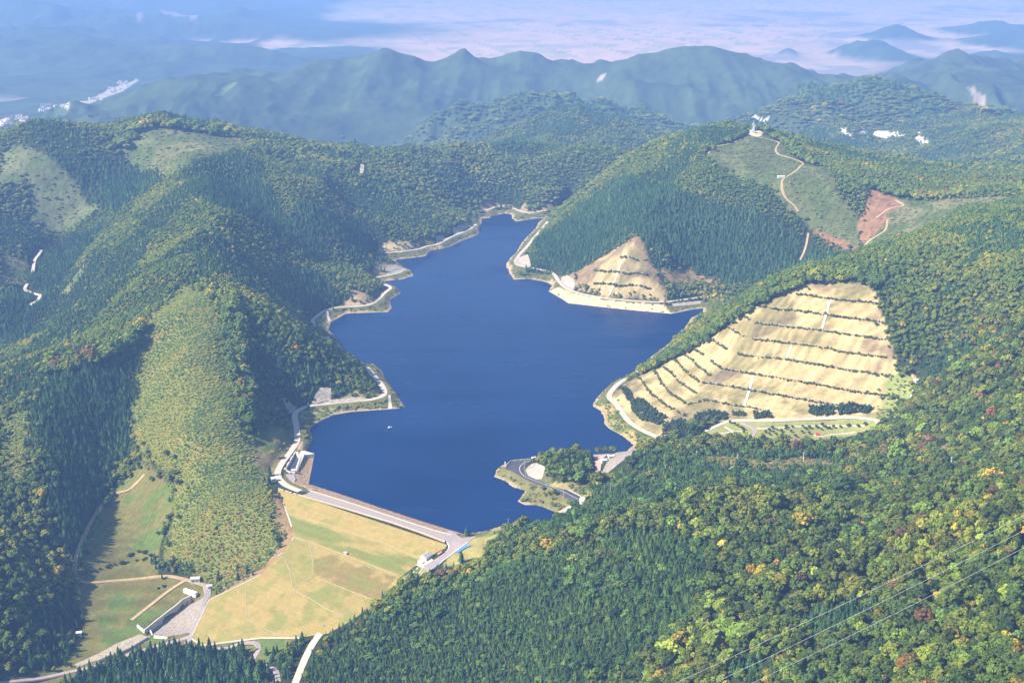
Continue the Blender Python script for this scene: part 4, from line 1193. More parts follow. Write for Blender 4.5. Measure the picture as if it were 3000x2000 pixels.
dam_strip('drain', plane_line([(720,1708),(722,1810),(765,1835),(830,1866)]), 0.8, m_ditch, 0.22)
for seg in ([(836,1488),(856,1542)],[(861,1572),(855,1584)],[(828,1618),(812,1632)],[(763,1683),(720,1704)],[(719,1705),(612,1756)],[(612,1756),(560,1868)],[(561,1869),(592,1889),(765,1867),(878,1867)],[(807,1429),(836,1488)]):
    dam_strip('edge_kerb', plane_line(seg), 0.8, M['concrete'], 0.35, 0.9)
m_path0 = plain_mat('crest_gravel', (0.36, 0.27, 0.16), 0.2, 0.4)
# crest and upstream slope
CREST_D = np.array([(807,1428),(887,1453),(1012,1489),(1146,1529),(1230,1558),(1303,1586)], float)
CREST_U = np.array([(852,1421),(914,1437),(1035,1474),(1191,1526),(1270,1551),(1325,1566)], float)
cd, cu = pt(*CREST_D.T, 5.0), pt(*CREST_U.T, 5.0)
n = len(cd)
V = np.concatenate([cd, cu, cd - [0, 0, 1.2], cu - [0, 0, 1.0]])
Fs = [(i, i + 1, n + i + 1, n + i) for i in range(n - 1)] + [(2 * n + i, 2 * n + i + 1, i + 1, i) for i in range(n - 1)] + [(n + i, n + i + 1, 3 * n + i + 1, 3 * n + i) for i in range(n - 1)]
mesh_obj('crest', dam_local(V), Fs, m_path0, dam)
mid_ = (cd + cu) / 2
wcrest = float(np.linalg.norm((cd - cu)[2:5, :2], axis=1).mean())
dam_strip('crest_road', mid_, wcrest * 0.64, M['asphalt'], 0.06, 0)
dam_strip('kerb', cd * 0.97 + cu * 0.03, 0.45, M['concrete'], 0.35, 0.5)
dam_strip('kerb', cu * 0.96 + cd * 0.04, 0.6, M['concrete'], 0.35, 0.5)
up = pt(*np.array([(903,1417),(995,1446),(1146,1497),(1280,1540),(1361,1564)], float).T, 0.0)
cu_r = resample(cu, 3.0)
def toe_of(p):
    j = np.argmin(np.hypot(*(SHL[:, :2] - p[:2]).T)); return SHL[j]
SHL = resample(up, 1.5)
cols = []
for p in cu_r:
    q = toe_of(p); d = q - p
    cols.append([p + d * t + np.array([0, 0, 0.35 * (RNG.random() - .3)]) for t in (0, .2, .4, .6, .8, 1.0)] + [q + (q - p) * 0.5 + np.array([0, 0, -1.5])])
cols = np.array(cols); r_, k_ = cols.shape[:2]
V = cols.reshape(-1, 3)
Fs = [(i * k_ + j, (i + 1) * k_ + j, (i + 1) * k_ + j + 1, i * k_ + j + 1) for i in range(r_ - 1) for j in range(k_ - 1)]
mesh_obj('upstream_face', dam_local(V), Fs, M['riprap'], dam)
mk = on_plane(1012, 1624)
part('instrument_hut', lambda bm: (box(bm, (0, 0, 1.1), (2.6, 2.0, 2.2)), box(bm, (0, 0, 2.35), (3.1, 2.5, 0.3))), M['white'], dam).location = tuple(mk - (DL + DR) / 2)
EXTRA_CLEAR.append((np.concatenate([cd, up[::-1]])[:, :2], 8.0))
EXTRA_CLEAR.append((rim[:, :2], 1.0))
# riprap bank between the crest and the spillway weir
def zlake(poly):
    P = np.asarray(poly)
    def f(x, y):
        d, _ = segdist(x, y, SHORE_W, True, 60.0)
        return np.minimum(4.7, 0.05 + 0.33 * d)
    return f
bank_px = [(852,1421),(874,1432),(903,1443),(930,1441),(903,1417),(921,1328),(906,1325),(893,1331),(871,1382),(864,1392),(866,1405),(860,1414)]
bank = pt(*np.array(bank_px, float).T, 2.0)
o = patch('stone_bank', bank, M['riprap'], 0.15, 2.0, 2.5, zlake(bank), rough=0.5, clear=2)
tag(o, 'wide slope of orange brown rubble between the spillway weir and the lake', 'rubble bank')
lot = pt(*np.array([(812,1390),(862,1388),(866,1404),(858,1420),(880,1438),(845,1428),(822,1412)], float).T, 5.0)
o = patch('parking_lot', lot, M['asphalt'], 5.12, 1.5, 6.0, lambda x, y: 0 * x, clear=3); tag(o, kind='structure')

# ------------------------------------------------------------------ spillway
sp = empty('spillway', pt(850, 1355, 5.0)); tag(sp, 'concrete spillway with a dark side channel beside the dam parking lot', 'spillway')
SPO = pt(850, 1355, 5.0)
def sp_local(V): return [tuple(np.array(v) - SPO) for v in V]
ch = np.c_[CHANNEL, np.full(len(CHANNEL), 5.3)]
n = len(ch)
c0 = ch[:, :2].mean(0)
outr = ch.copy(); outr[:, :2] = c0 + (ch[:, :2] - c0) * 1.0
nrm = []
for i in range(n):
    a, b_, q = ch[i - 1, :2], ch[(i + 1) % n, :2], ch[i, :2]
    t1, t2 = (q - a) / np.linalg.norm(q - a), (b_ - q) / np.linalg.norm(b_ - q)
    n1_, n2_ = np.array([t1[1], -t1[0]]), np.array([t2[1], -t2[0]])
    if n1_ @ (q - c0) < 0: n1_, n2_ = -n1_, -n2_
    m_ = (n1_ + n2_); m_ /= np.linalg.norm(m_); m_ = m_ / max(0.45, m_ @ n1_); nrm.append(m_)
nrm = np.array(nrm)
inner = ch.copy(); inner[:, :2] -= nrm * 0.3
rimo = ch.copy(); rimo[:, :2] += nrm * 1.6
V = np.concatenate([inner, rimo, inner * [1, 1, 0] + [0, 0, -3.2], rimo - [0, 0, 1.5]])
Fs = [(i, (i + 1) % n, n + (i + 1) % n, n + i) for i in range(n)] + [(2 * n + i, 2 * n + (i + 1) % n, (i + 1) % n, i) for i in range(n)] + [(n + i, n + (i + 1) % n, 3 * n + (i + 1) % n, 3 * n + i) for i in range(n)]
mesh_obj('channel_wall', sp_local(V), Fs, M['concrete'], sp)
mesh_obj('channel_water', sp_local(inner * [1, 1, 0] + [0, 0, 2.6]), [list(range(n))], M['dark_water'], sp)
weir_px = [(867,1322),(890,1320),(921,1328),(893,1332),(872,1381),(864,1378),(877,1338)]
w3 = pt(*np.array(weir_px, float).T, 4.6)
wl = [tuple(p - SPO) for p in w3]; wb = [(x, y, z - 6) for x, y, z in wl]
nw = len(wl)
mesh_obj('weir_crest', wl + wb, [list(range(nw))] + [(i, (i + 1) % nw, nw + (i + 1) % nw, nw + i) for i in range(nw)], M['white'], sp)
P = pt(*np.array([(893,1331),(883,1354),(871,1381)], float).T, 4.6) - SPO
part('parapet', lambda bm: [box(bm, tuple((P[i] + P[i + 1]) / 2 + [0, 0, 0.6]), (np.linalg.norm(P[i + 1] - P[i]), 0.6, 1.3), head(P[i], P[i + 1])) for i in range(2)], m_ditch, sp)
g0 = pt(860, 1385, 5.0) - SPO
gh = part('gate_house', lambda bm: (box(bm, (g0[0], g0[1], g0[2] + 1.7), (3.6, 3.0, 3.4)), box(bm, (g0[0], g0[1], g0[2] + 3.55), (4.2, 3.6, 0.3))), M['white'], sp)
EXTRA_CLEAR.append((rimo[:, :2], 6)); EXTRA_CLEAR.append((w3[:, :2], 4))

# ------------------------------------------------------------------ stilling basin and outlet works in the valley
sb = empty('stilling_basin', BASIN_WALL[3]); tag(sb, 'rubble lined stilling basin with a long dark retaining wall at the valley foot', 'basin')
SBO = BASIN_WALL[3].copy()
gz = lambda x, y: gridval(Z_BEFORE, x, y)
bpoly = np.concatenate([BASIN_WALL[:, :2], BASIN_RIM[::-1, :2]])
o = patch('rubble_floor', bpoly, M['rubble'], 0.3, 1.0, 2.6, lambda x, y: basin_floor(x, y, gz(x, y)), rough=0.55, clear=2)
o.parent = sb; o.location = tuple(-SBO)
Pw = resample(BASIN_WALL, 4.0)
T = np.gradient(Pw[:, :2], axis=0); T /= np.linalg.norm(T, axis=1)[:, None]; N_ = np.stack([-T[:, 1], T[:, 0]], 1)
cen = BASIN_RIM[:, :2].mean(0)
N_ *= np.sign(((cen - Pw[:, :2]) * N_).sum(1))[:, None]
top = gz(Pw[:, 0], Pw[:, 1]) + 1.0
n = len(Pw)
V = np.concatenate([np.c_[Pw[:, :2] - N_ * 1.0, top], np.c_[Pw[:, :2] + N_ * 0.3, top], np.c_[Pw[:, :2] + N_ * 0.6, top - BASIN_DEPTH - 3], np.c_[Pw[:, :2] - N_ * 1.1, top - 3]])
Fs = []
for i in range(n - 1):
    for j in range(3): Fs.append((j * n + i, (j + 1) * n + i, (j + 1) * n + i + 1, j * n + i + 1))
mesh_obj('retaining_wall', [tuple(v - SBO) for v in V], Fs, M['concrete'], sb)
def wing(line, h, t=1.0):
    P = hits(line) - SBO
    return lambda bm: [box(bm, tuple((P[i] + P[i + 1]) / 2 + [0, 0, h / 2 - 1.0]), (np.linalg.norm((P[i + 1] - P[i])[:2]) + t * .5, t, h + 1.0), head(P[i], P[i + 1])) for i in range(len(P) - 1)]
part('wing_wall', wing([(403,1836),(424,1853)], 3.0), M['white'], sb)
part('wing_wall', wing([(440,1857),(452,1868),(490,1870)], 2.6), M['white'], sb)
part('outlet_portal', wing([(542,1733),(574,1744)], 4.0, 3.0), M['white'], sb)
o = patch('stream_bed', hits([(424,1862),(408,1858),(340,1885),(285,1915),(219,1945),(225,1953),(300,1928),(370,1900),(425,1880),(440,1866)]), M['gravel'], 0.25, 1.0, 4.0, rough=0.6, clear=2); tag(o, kind='structure')
o = ribbon('stream', hits([(436,1868),(400,1890),(350,1918),(290,1938)]), 3.0, M['dark_water'], 0.6, 1.0); tag(o, kind='structure')

def building(name, u, v, w, d, h, rz, label, cat, roof='flat', wall='white', roofm='roof', nwin=2, door=True, z=None, group=None, annex=None):
    p = hit(u, v) if z is None else pt(u, v, z)
    gz_ = min(ground(p[0] + a, p[1] + b_) for a in (-w / 3, w / 3) for b_ in (-d / 3, d / 3)) if z is None else z
    o = empty(name, (p[0], p[1], gz_), rz); tag(o, label, cat, group)
    part('wall', lambda bm: box(bm, (0, 0, h / 2 - 0.75), (w, d, h + 1.5)), M[wall], o)
    if roof == 'flat':
        part('roof', lambda bm: box(bm, (0, 0, h + 0.22), (w + 0.8, d + 0.8, 0.44)), M[roofm], o, 0.05)
    else:
        part('roof', gable(w, d, h, d * 0.30), M[roofm], o)
    for k in range(nwin):
        x = -w / 2 + w * (k + 0.7) / (nwin + 0.4)
        for s in (-1, 1):
            f = part('window', lambda bm: box(bm, (x, s * (d / 2 + 0.03), h * 0.55), (w * 0.5 / nwin + .2, 0.06, h * 0.26)), M['white'], o)
            part('pane', lambda bm: box(bm, (x, s * (d / 2 + 0.07), h * 0.55), (w * 0.5 / nwin, 0.04, h * 0.26 - .2)), M['glass'], f)
    if door:
        dr_ = part('door', lambda bm: box(bm, (-w / 2 - 0.04, d * 0.1, 1.05), (0.08, 1.3, 2.1)), M['door'], o)
        part('handle', lambda bm: box(bm, (-w / 2 - 0.11, d * 0.1 + 0.45, 1.0), (0.06, 0.2, 0.06)), M['steel'], dr_)
    if annex:
        (aw, ad, ah, axx, ayy) = annex
        part('annex', lambda bm: (box(bm, (axx, ayy, ah / 2 - .5), (aw, ad, ah + 1)), box(bm, (axx, ayy, ah + .1), (aw + .4, ad + .4, .2))), M['white'], o)
    EXTRA_CLEAR.append((np.array([[p[0] - w, p[1] - w], [p[0] + w, p[1] - w], [p[0] + w, p[1] + w], [p[0] - w, p[1] + w]]) * 1.0, 0))
    return o
# junction at the right end of the crest and the office below it
jn = hits([(1290,1580),(1318,1562),(1352,1576),(1398,1570),(1371,1588),(1345,1606),(1318,1627),(1286,1651),(1274,1669),(1257,1682),(1241,1670),(1262,1653),(1280,1637),(1308,1617),(1317,1601),(1310,1588)])
jc = pt(1335, 1575, 5.0)
jz = lambda x, y: np.maximum(ground(x, y), 4.85 - 0.055 * np.maximum(0, np.hypot(x - jc[0], y - jc[1]) - 14))
o = patch('road', jn, M['asphalt'], 0.22, 2.5, 4.0, jz, clear=3); tag(o, kind='structure')
def wline(name, line, w=0.35, lift=0.5, mat='white'):
    o = ribbon(name, hits(line), w, M[mat], lift, 0.3); tag(o, kind='structure'); return o
wline('road_marking', [(1316,1581),(1322,1576)], 0.8, 0.45)
wline('road_marking', [(1293,1630),(1268,1649),(1260,1664),(1263,1677)], 0.35, 0.45)
wline('kerb', [(1372,1588),(1346,1606),(1319,1627),(1287,1651),(1275,1669)], 0.7, 0.5)
wline('kerb', [(1308,1586),(1317,1600),(1309,1616),(1281,1637),(1262,1652)], 0.7, 0.5)
yd = hits([(1212,1653),(1235,1640),(1262,1635),(1270,1640),(1250,1655),(1238,1664)])
o = patch('yard', yd, M['concrete'], 0.3, 2.0, 4.0, clear=3); tag(o, kind='structure')
ra, rb = hit(1241, 1670), hit(1308, 1617)
HZ = head(ra, rb)
building('dam_office', 1250, 1639, 9.5, 6.8, 6.2, HZ, 'two storey white dam office with a grey roof beside the crest road junction', 'office building', 'gable', 'white', 'roof', 3, True, annex=(4.5, 5.0, 2.8, -6.6, 0.4))
building('storage_shed', 801, 1409, 5.0, 4.4, 3.6, 0.5, 'white storage shed at the left end of the dam crest', 'shed', 'gable', 'white', 'white', 1)
building('pump_house', 572, 1702, 8.5, 5.5, 4.2, 0.15, 'white flat roofed pump house beside the track below the dam', 'pump house', 'flat', 'white', 'concrete', 2)
building('valve_house', 615, 1722, 5.5, 4.0, 3.2, 0.4, 'small white valve house where the track meets the dam toe road', 'valve house', 'flat', 'white', 'concrete', 1)
building('lookout_house', 1712, 1473, 7.5, 5.5, 5.2, -0.5, 'white lakeside house at the end of the dark asphalt road', 'house', 'gable', 'white', 'white', 1)
building('work_shed', 1769, 1353, 5.5, 4.0, 3.2, 0.3, 'white work shed on the bare pink clearing behind the peninsula, lower of two', 'shed', 'gable', 'white', 'white', 1)
building('work_shed', 1790, 1340, 6.0, 3.6, 3.0, 0.3, 'white work shed on the bare pink clearing behind the peninsula, upper of two', 'shed', 'gable', 'white', 'white', 1)
building('gauge_house', 1757, 1392, 4.5, 4.0, 3.4, 0.6, 'white gauge house at the foot of the bare pink clearing', 'hut', 'flat', 'white', 'white', 1)
building('equipment_hut', 2204, 389, 8.0, 5.0, 4.5, 0.2, 'white equipment hut beside the lattice mast on the hilltop', 'hut', 'flat', 'white', 'white', 1)
building('track_hut', 2288, 521, 11.0, 4.0, 3.0, 0.0, 'long white hut beside the dirt track on the cleared hill', 'hut', 'gable', 'white', 'white', 2)
building('lakeside_hut', 1871, 1092, 7.0, 4.5, 3.4, 0.9, 'pale hut beside the white shore road below the terraces', 'hut', 'flat', 'white', 'concrete', 1)
building('hill_hut', 2686, 1117, 5.5, 4.0, 3.2, 0.4, 'white hut at the forest edge right of the terraces', 'hut', 'flat', 'white', 'white', 1)
building('stream_hut', 232, 1858, 4.5, 3.6, 3.0, 0.2, 'white hut at the dark forest edge beside the meadow stream', 'hut', 'gable', 'white', 'white', 1)
building('intake_hut', 440, 1868, 4.0, 3.5, 2.6, 0.3, 'white hut at the lower end of the stilling basin', 'hut', 'flat', 'white', 'white', 1) if False else None

# tarpaulin
tp = resample(hits([(1333,1618),(1350,1606),(1371,1596)]), 2.0)
V, Fs = ribbon_data(tp, 3.4, 0.6, 0.5, True, shift=-2.0)
V[:, 2] += 0.5 * (RNG.random(len(V)))
o = mesh_obj('tarpaulin', V, Fs, M['blue']); tag(o, 'crumpled bright blue sheet spread on the grass beside the crest junction', 'tarpaulin')
wline('retaining_kerb', [(1213,1702),(1228,1680),(1240,1664)], 1.0, 0.6, 'concrete')['kind'] = 'structure'
wline('retaining_kerb', [(1188,1704),(1205,1684),(1224,1664)], 1.0, 0.6, 'concrete')['kind'] = 'structure'

def vehicle(name, p, rz, s, body, label, cat):
    L, Wd, Hh, kind = s
    o = empty(name, p, rz); tag(o, label, cat)
    if kind == 'van':
        part('body', lambda bm: (box(bm, (-.1 * L, 0, .35 + (Hh - .35) / 2), (L * .80, Wd, Hh - .35)), box(bm, (.39 * L, 0, .35 + Hh * .22), (L * .20, Wd * .96, Hh * .44))), M[body], o, 0.12)
    else:
        part('body', lambda bm: box(bm, (.33 * L, 0, .5 + Hh * .42), (L * .30, Wd * .95, Hh * .85)), M[body], o, 0.12)
        part('load_bed', lambda bm: box(bm, (-.16 * L, 0, .5 + Hh * .25), (L * .66, Wd, Hh * .5)), M['timber'], o, 0.05)
    part('windscreen', lambda bm: box(bm, ((.305 if kind == 'van' else .485) * L, 0, Hh * .74), (.06, Wd * .84, Hh * .28)), M['glass'], o)
    for sx in (-.32, .32):
        for sy in (-1, 1):
            part('wheel', lambda bm: bar(bm, (sx * L, sy * (Wd / 2 - .12), .36), (sx * L, sy * (Wd / 2 + .06), .36), .36, 12), M['rubber'], o)
    return o
p = hit(1566, 1347)
vehicle('parked_van', (p[0], p[1], ground(p[0], p[1]) + 0.7), 0.4, (6.2, 2.2, 2.8, 'van'), 'white', 'white van parked by the railing on the dark lakeside asphalt', 'van')
p = hit(1290, 1623)
vehicle('parked_truck', (p[0], p[1], ground(p[0], p[1]) + 0.35), HZ, (5.6, 2.1, 2.2, 'truck'), 'red', 'small truck parked between the dam office and the crest junction', 'truck')

# ------------------------------------------------------------------ peninsula: dark car park, road, island, railing, pillar
lot_px = [(1481,1369),(1486,1359),(1497,1351),(1558,1347),(1575,1349),(1545,1357),(1528,1367),(1520,1378),(1528,1394),(1548,1406),(1538,1404),(1522,1393)]
lotz = lambda x, y: np.maximum(ground(x, y), 5.2)
o = patch('parking_lot', pt(*np.array(lot_px, float).T, 5.6), M['dark_asphalt'], 0.25, 4.0, 4.0, lotz, clear=5); tag(o, kind='structure')
PR = [(1600,1341),(1575,1350),(1545,1361),(1530,1372),(1529,1382),(1538,1394),(1555,1405),(1591,1424),(1638,1447),(1700,1477)]
PRW = pt(*np.array(PR, float).T, 5.8); PRW[:, 2] = np.maximum(ground(PRW[:, 0], PRW[:, 1]), 5.5)
PRW = resample(smooth_line(PRW, 2), 4.0)
def flat_rib(name, P, w, mat, lift, skirt, shift=0.0):
    V, Fs = ribbon_data(P, w, lift, skirt, False, shift); o = mesh_obj(name, V, Fs, mat); tag(o, kind='structure'); return o
flat_rib('road', PRW, 6.4, M['dark_asphalt'], 0.35, 4.0)
flat_rib('road_marking', PRW[:-12], 0.4, M['white'], 0.39, 0, 2.6)
flat_rib('road_marking', PRW, 0.4, M['white'], 0.39, 0, -2.6)
flat_rib('pavement', PRW[10:], 1.6, M['concrete'], 0.50, 2.0, 4.1)
EXTRA_CLEAR.append((PRW[:, :2], 6.5, False))
isl = pt(*np.array([(1513,1381),(1514,1374),(1522,1364),(1543,1354)], float).T, 5.6)
flat_rib('traffic_island', resample(smooth_line(isl, 2), 2.0), 2.4, M['concrete'], 0.40, 0.6)
rl = resample(pt(*np.array([(1481,1367),(1486,1358),(1497,1350),(1559,1344.5),(1607,1336.5)], float).T, 5.8), 2.5)
rl[:, 2] = np.maximum(ground(rl[:, 0], rl[:, 1]), 5.5) + 0.2
fn = empty('railing', rl[0]); tag(fn, 'white railing along the lake edge of the dark asphalt car park', 'railing')
part('rail', lambda bm: [bar(bm, tuple(rl[i] - rl[0] + [0, 0, h_]), tuple(rl[i + 1] - rl[0] + [0, 0, h_]), 0.11, 5) for i in range(len(rl) - 1) for h_ in (0.55, 1.1)], M['white'], fn)
post0 = None
for q in rl[::1][:60]:
    if post0 is None:
        post0 = part('post', lambda bm: box(bm, (0, 0, 0.5), (0.28, 0.28, 1.4)), M['white'], fn); c_ = post0
    else:
        c_ = post0.copy(); COL.objects.link(c_); c_.parent = fn
    c_.location = tuple(q - rl[0])
p = hit(1480, 1366)
pl_ = empty('stone_pillar', p); tag(pl_, 'white stone pillar at the tip of the lakeside car park', 'pillar')
part('plinth', lambda bm: box(bm, (0, 0, 0.4), (2.0, 2.0, 1.4)), M['concrete'], pl_, 0.1)
part('shaft', lambda bm: box(bm, (0, 0, 3.0), (1.2, 1.2, 4.2)), M['white'], pl_, 0.12)

# ------------------------------------------------------------------ sprayed concrete slopes and bare cuts
SLOPES = [
 ('tall pale concrete slope facing above the bend of the western shore road', [(908,1184),(925,1155),(939,1136),(955,1134),(970,1138),(970,1171)], 'spray'),
 ('low white concrete wall running along the western shore road', [(970,1171),(1060,1164),(1073,1170),(1060,1175),(940,1187),(915,1187)], 'spray'),
 ('pale concrete slope facing on the second headland of the western shore', [(1136,781),(1158,774),(1194,790),(1180,796),(1162,803),(1134,806)], 'spray'),
 ('white slope facing above the western shore road, nearest the lake head but one', [(1276,692),(1296,689),(1314,698),(1279,716)], 'spray'),
 ('white slope facing above the last bend of the western shore road', [(1323,663),(1337,669),(1368,654),(1386,663),(1332,689)], 'spray'),
 ('grey concrete slope facing above the mouth of the cutting on the left bank road', [(825,1168),(838,1166),(870,1192),(862,1205),(850,1212)], 'rubble'),
 ('white slope facing above the road bend at the foot of the tower hill', [(1546,745),(1551,760),(1557,786),(1520,776),(1506,771),(1515,756),(1529,752)], 'spray'),
 ('bright white slope facing beside the triangular terraced cut', [(1645,812),(1662,808),(1680,818),(1686,834),(1680,850),(1655,842),(1643,828)], 'spray'),
 ('pale banded concrete slope above the curve of the dark asphalt road', [(1540,1376),(1550,1364),(1570,1354),(1584,1362),(1597,1370),(1594,1384),(1588,1403),(1570,1404),(1548,1394)], 'spray'),
 ('grey concrete ramp slope at the edge of the bare pink clearing', [(1772,1392),(1764,1383),(1862,1305),(1870,1308),(1850,1334)], 'rubble'),
 ('pale boat beach of gravel at the inner bay', [(1634,1505),(1655,1489),(1668,1479),(1676,1482),(1690,1486),(1664,1502),(1642,1507)], 'spray'),
 ('white concrete ledge below the road at the inner end of the eastern inlet', [(1968,890),(2056,881),(2052,890),(1975,898)], 'spray'),
 ('pale boat ramp running down from the western shore road', [(953,906),(958,905),(970,941),(962,944)], 'concrete'),
 ('pale boat ramp at the tip of the nearest western headland', [(1138,1158),(1144,1158),(1150,1198),(1138,1198)], 'concrete'),
]
for (lb, poly, mt) in SLOPES:
    o = patch('slope_facing', hits(poly), M[mt], 0.45, 1.5, 3.5, rough=0.35, clear=2)
    tag(o, lb, 'slope facing')
o = patch('bare_clearing', pt(*np.array([(1696,1330),(1720,1327),(1760,1328),(1818,1328),(1800,1342),(1764,1370),(1758,1390),(1772,1396),(1760,1400),(1744,1392),(1742,1366)], float).T, np.array([9,7,6,6,10,14,16,17,18,17,14.])), plain_mat('pink_earth', (0.40, 0.30, 0.235), 0.25, 0.25), 0.2, 1.0, 5.0, clear=3); tag(o, kind='structure')
o = patch('hilltop_pad', hits([(2192,395),(2200,388),(2225,383),(2236,390),(2230,399),(2215,402)]), plain_mat('sandy_pad', (0.60, 0.50, 0.32), 0.2, 0.2), 0.3, 1.0, 5.0, clear=4); tag(o, kind='structure')
o = patch('earth_cut', hits([(1057,480),(1067,484),(1066,500),(1060,514),(1054,508)]), plain_mat('sandy_cut', (0.58, 0.46, 0.30), 0.25, 0.2), 0.3, 1.0, 5.0, clear=8); tag(o, kind='structure')
o = patch('parking_lot', hits([(2511,1268),(2564,1254),(2574,1268),(2531,1279)]), M['dark_asphalt'], 0.3, 1.0, 4.0, clear=4); tag(o, kind='structure')

# ------------------------------------------------------------------ hedges and drains on the terraces
def cp4(l): return [(1700 + x * .4464, 750 + y * .4464) for x, y in l]
def cp5(l): return [(1400 + x * .3401, 550 + y * .3401) for x, y in l]
HEDGES = [
 ('topmost hedge row on the big tan terraced hillside', cp4([(1420,252),(1560,272),(1720,292),(1950,318)])),
 ('second hedge row from the top of the big tan terraced hillside', cp4([(1185,332),(1300,352),(1540,378),(1750,408),(1960,432)])),
 ('third long hedge row from the top of the big tan terraced hillside', cp4([(1150,442),(1320,462),(1500,484),(1680,508),(1850,528),(2000,550)])),
 ('fourth long hedge row of the big terraced hillside, just above the short middle drain', cp4([(1130,547),(1340,573),(1600,608),(1800,642),(2010,667)])),
 ('fifth long hedge row of the big terraced hillside, just below the short middle drain', cp4([(1030,647),(1200,668),(1500,708),(1800,757),(2050,792)])),
 ('sixth hedge row of the big terraced hillside, bent at its lake end', cp4([(850,687),(930,742),(1130,778),(1400,823),(1700,873),(2020,914)])),
 ('seventh long hedge row, crossing the middle of the lowest drain', cp4([(800,832),(1000,862),(1200,898),(1450,943),(1700,982),(1760,988)])),
 ('lowest hedge row, curving round the foot of the big terraced hillside', cp4([(460,742),(530,832),(600,912),(710,975),(760,962),(820,948),(1000,978),(1200,1012)])),
 ('tiny hedge piece at the upper lake edge of the terraced hillside', cp4([(1068,396),(1112,422)])),
 ('short slanting hedge under the tiny hedge piece at the lake edge', cp4([(950,462),(1010,498),(1075,532)])),
 ('short slanting hedge, third down the lake edge of the terraces', cp4([(820,532),(890,572),(960,612)])),
 ('short slanting hedge, fourth down the lake edge of the terraces', cp4([(715,597),(760,622),(805,652)])),
 ('slanting hedge, fifth down the lake edge, thick at its lower end', cp4([(670,647),(760,717),(855,787)])),
 ('slanting hedge, sixth down the lake edge of the terraces', cp4([(590,672),(680,752),(775,827)])),
 ('slanting hedge, seventh down the lake edge, ending at a pale kerb', cp4([(530,727),(640,822),(760,902)])),
 ('hedge row nearest the white shore road on the terraces', cp4([(365,792),(460,902),(560,982),(690,1052)])),
 ('upper hedge on the small triangular terraced cut', cp5([(1230,607),(1380,632)])),
 ('middle hedge on the small triangular terraced cut', cp5([(1010,717),(1100,727),(1280,747),(1450,752)])),
 ('lower hedge on the small triangular terraced cut', cp5([(1000,832),(1210,852),(1480,872)])),
]
def shrub_row(P, s, rng, sp_=1.9, jit=0.5, gap=0.12):
    t = TM()
    for p in resample(P, sp_):
        if rng.random() < gap: continue
        r = s * (0.55 + 0.75 * rng.random() ** 1.5)
        c = p + np.array([rng.normal(0, jit), rng.normal(0, jit), 0])
        c[2] = ground(c[0], c[1]) + r * 0.55
        blob(t, rng, c, (r, r, r * 0.95), 1, 0.28)
        leaves(t, rng, c, (r, r, r), 10, r * 0.42)
    return t
for k, (lb, line) in enumerate(HEDGES):
    P = hits(line)
    o = link('hedge', shrub_row(P, 1.4 if k < 16 else 1.8, np.random.default_rng(200 + k)).mesh('hedge', [m_leaf]))
    o['tint'] = [0.060, 0.082, 0.030]
    tag(o, lb, 'hedge', 'hedge rows on the terraces')
    b_ = ribbon('bench_path', P, 1.6, M['dirt'] if k % 2 else M['gravel'], 0.18, 0.6, shift=1.6); tag(b_, kind='structure')
CLUMPS = [
 ('dark scrub thicket between the white shore road and the terraces, upper', cp4([(330,960),(400,940),(480,1010),(560,1060),(520,1110),(400,1080),(340,1020)]), 1.9),
 ('dark scrub thicket between the white shore road and the terraces, lower', cp4([(530,1110),(640,1080),(760,1090),(830,1110),(780,1170),(640,1200),(540,1170)]), 1.9),
 ('long thicket at the foot of the terraces above the park road junction', cp4([(740,1050),(850,1022),(960,1040),(970,1070),(860,1085),(760,1080)]), 1.8),
 ('left one of two round conifer thickets above the park road', cp4([(1130,1030),(1250,1028),(1262,1062),(1150,1068)]), 2.0),
 ('small scrub patch left of the round conifer thickets', cp4([(990,1022),(1090,1030),(1080,1052),(1000,1048)]), 1.4),
 ('dark square conifer thicket at the foot of the tan terraces', cp4([(1500,985),(1670,985),(1675,1042),(1510,1046)]), 2.4),
 ('long dark conifer thicket at the right foot of the tan terraces', cp4([(1690,985),(1800,978),(1915,1005),(1900,1030),(1690,1042)]), 2.4),
 ('low scrub strip at the lake edge of the terraces', cp4([(250,862),(330,890),(350,960),(310,950)]), 1.4),
]
for k, (lb, poly, s) in enumerate(CLUMPS):
    P = hits(poly); rng = np.random.default_rng(300 + k); t = TM()
    x0, y0 = P[:, :2].min(0); x1, y1 = P[:, :2].max(0)
    for _ in range(int((x1 - x0) * (y1 - y0) / (s * s * 1.3))):
        c = np.array([x0 + (x1 - x0) * rng.random(), y0 + (y1 - y0) * rng.random(), 0.0])
        if not inpoly(np.array([c[0]]), np.array([c[1]]), P[:, :2])[0]: continue
        r = s * (0.55 + 0.6 * rng.random()); c[2] = ground(c[0], c[1]) + r * 0.8
        blob(t, rng, c, (r * .85, r * .85, r * 1.35), 1, 0.25); leaves(t, rng, c, (r * .85, r * .85, r * 1.35), 9, r * 0.4)
    if t.n == 0: continue
    o = link('thicket', t.mesh('thicket', [m_leaf])); o['tint'] = [0.032, 0.056, 0.026]
    tag(o, lb, 'thicket')
def drain(line, lb):
    P = resample(hits(line), 3.0)
    o = empty('stair_drain', P[0]); tag(o, lb, 'drain')
    V, Fs = ribbon_data(P, 1.5, 0.30, 0.8, True)
    mesh_obj('channel', [tuple(q - P[0]) for q in V], Fs, M['concrete'], o)
    for s_ in (-1, 1):
        V, Fs = ribbon_data(P, 0.35, 0.6, 0.8, True, shift=s_ * 0.9)
        mesh_obj('side_kerb', [tuple(q - P[0]) for q in V], Fs, M['white'], o)
drain(cp4([(1640,292),(1612,390),(1585,485)]), 'white stepped drain in the upper part of the big terraced hillside')
drain(cp4([(1385,587),(1355,675)]), 'short white stepped drain in the middle of the big terraced hillside')
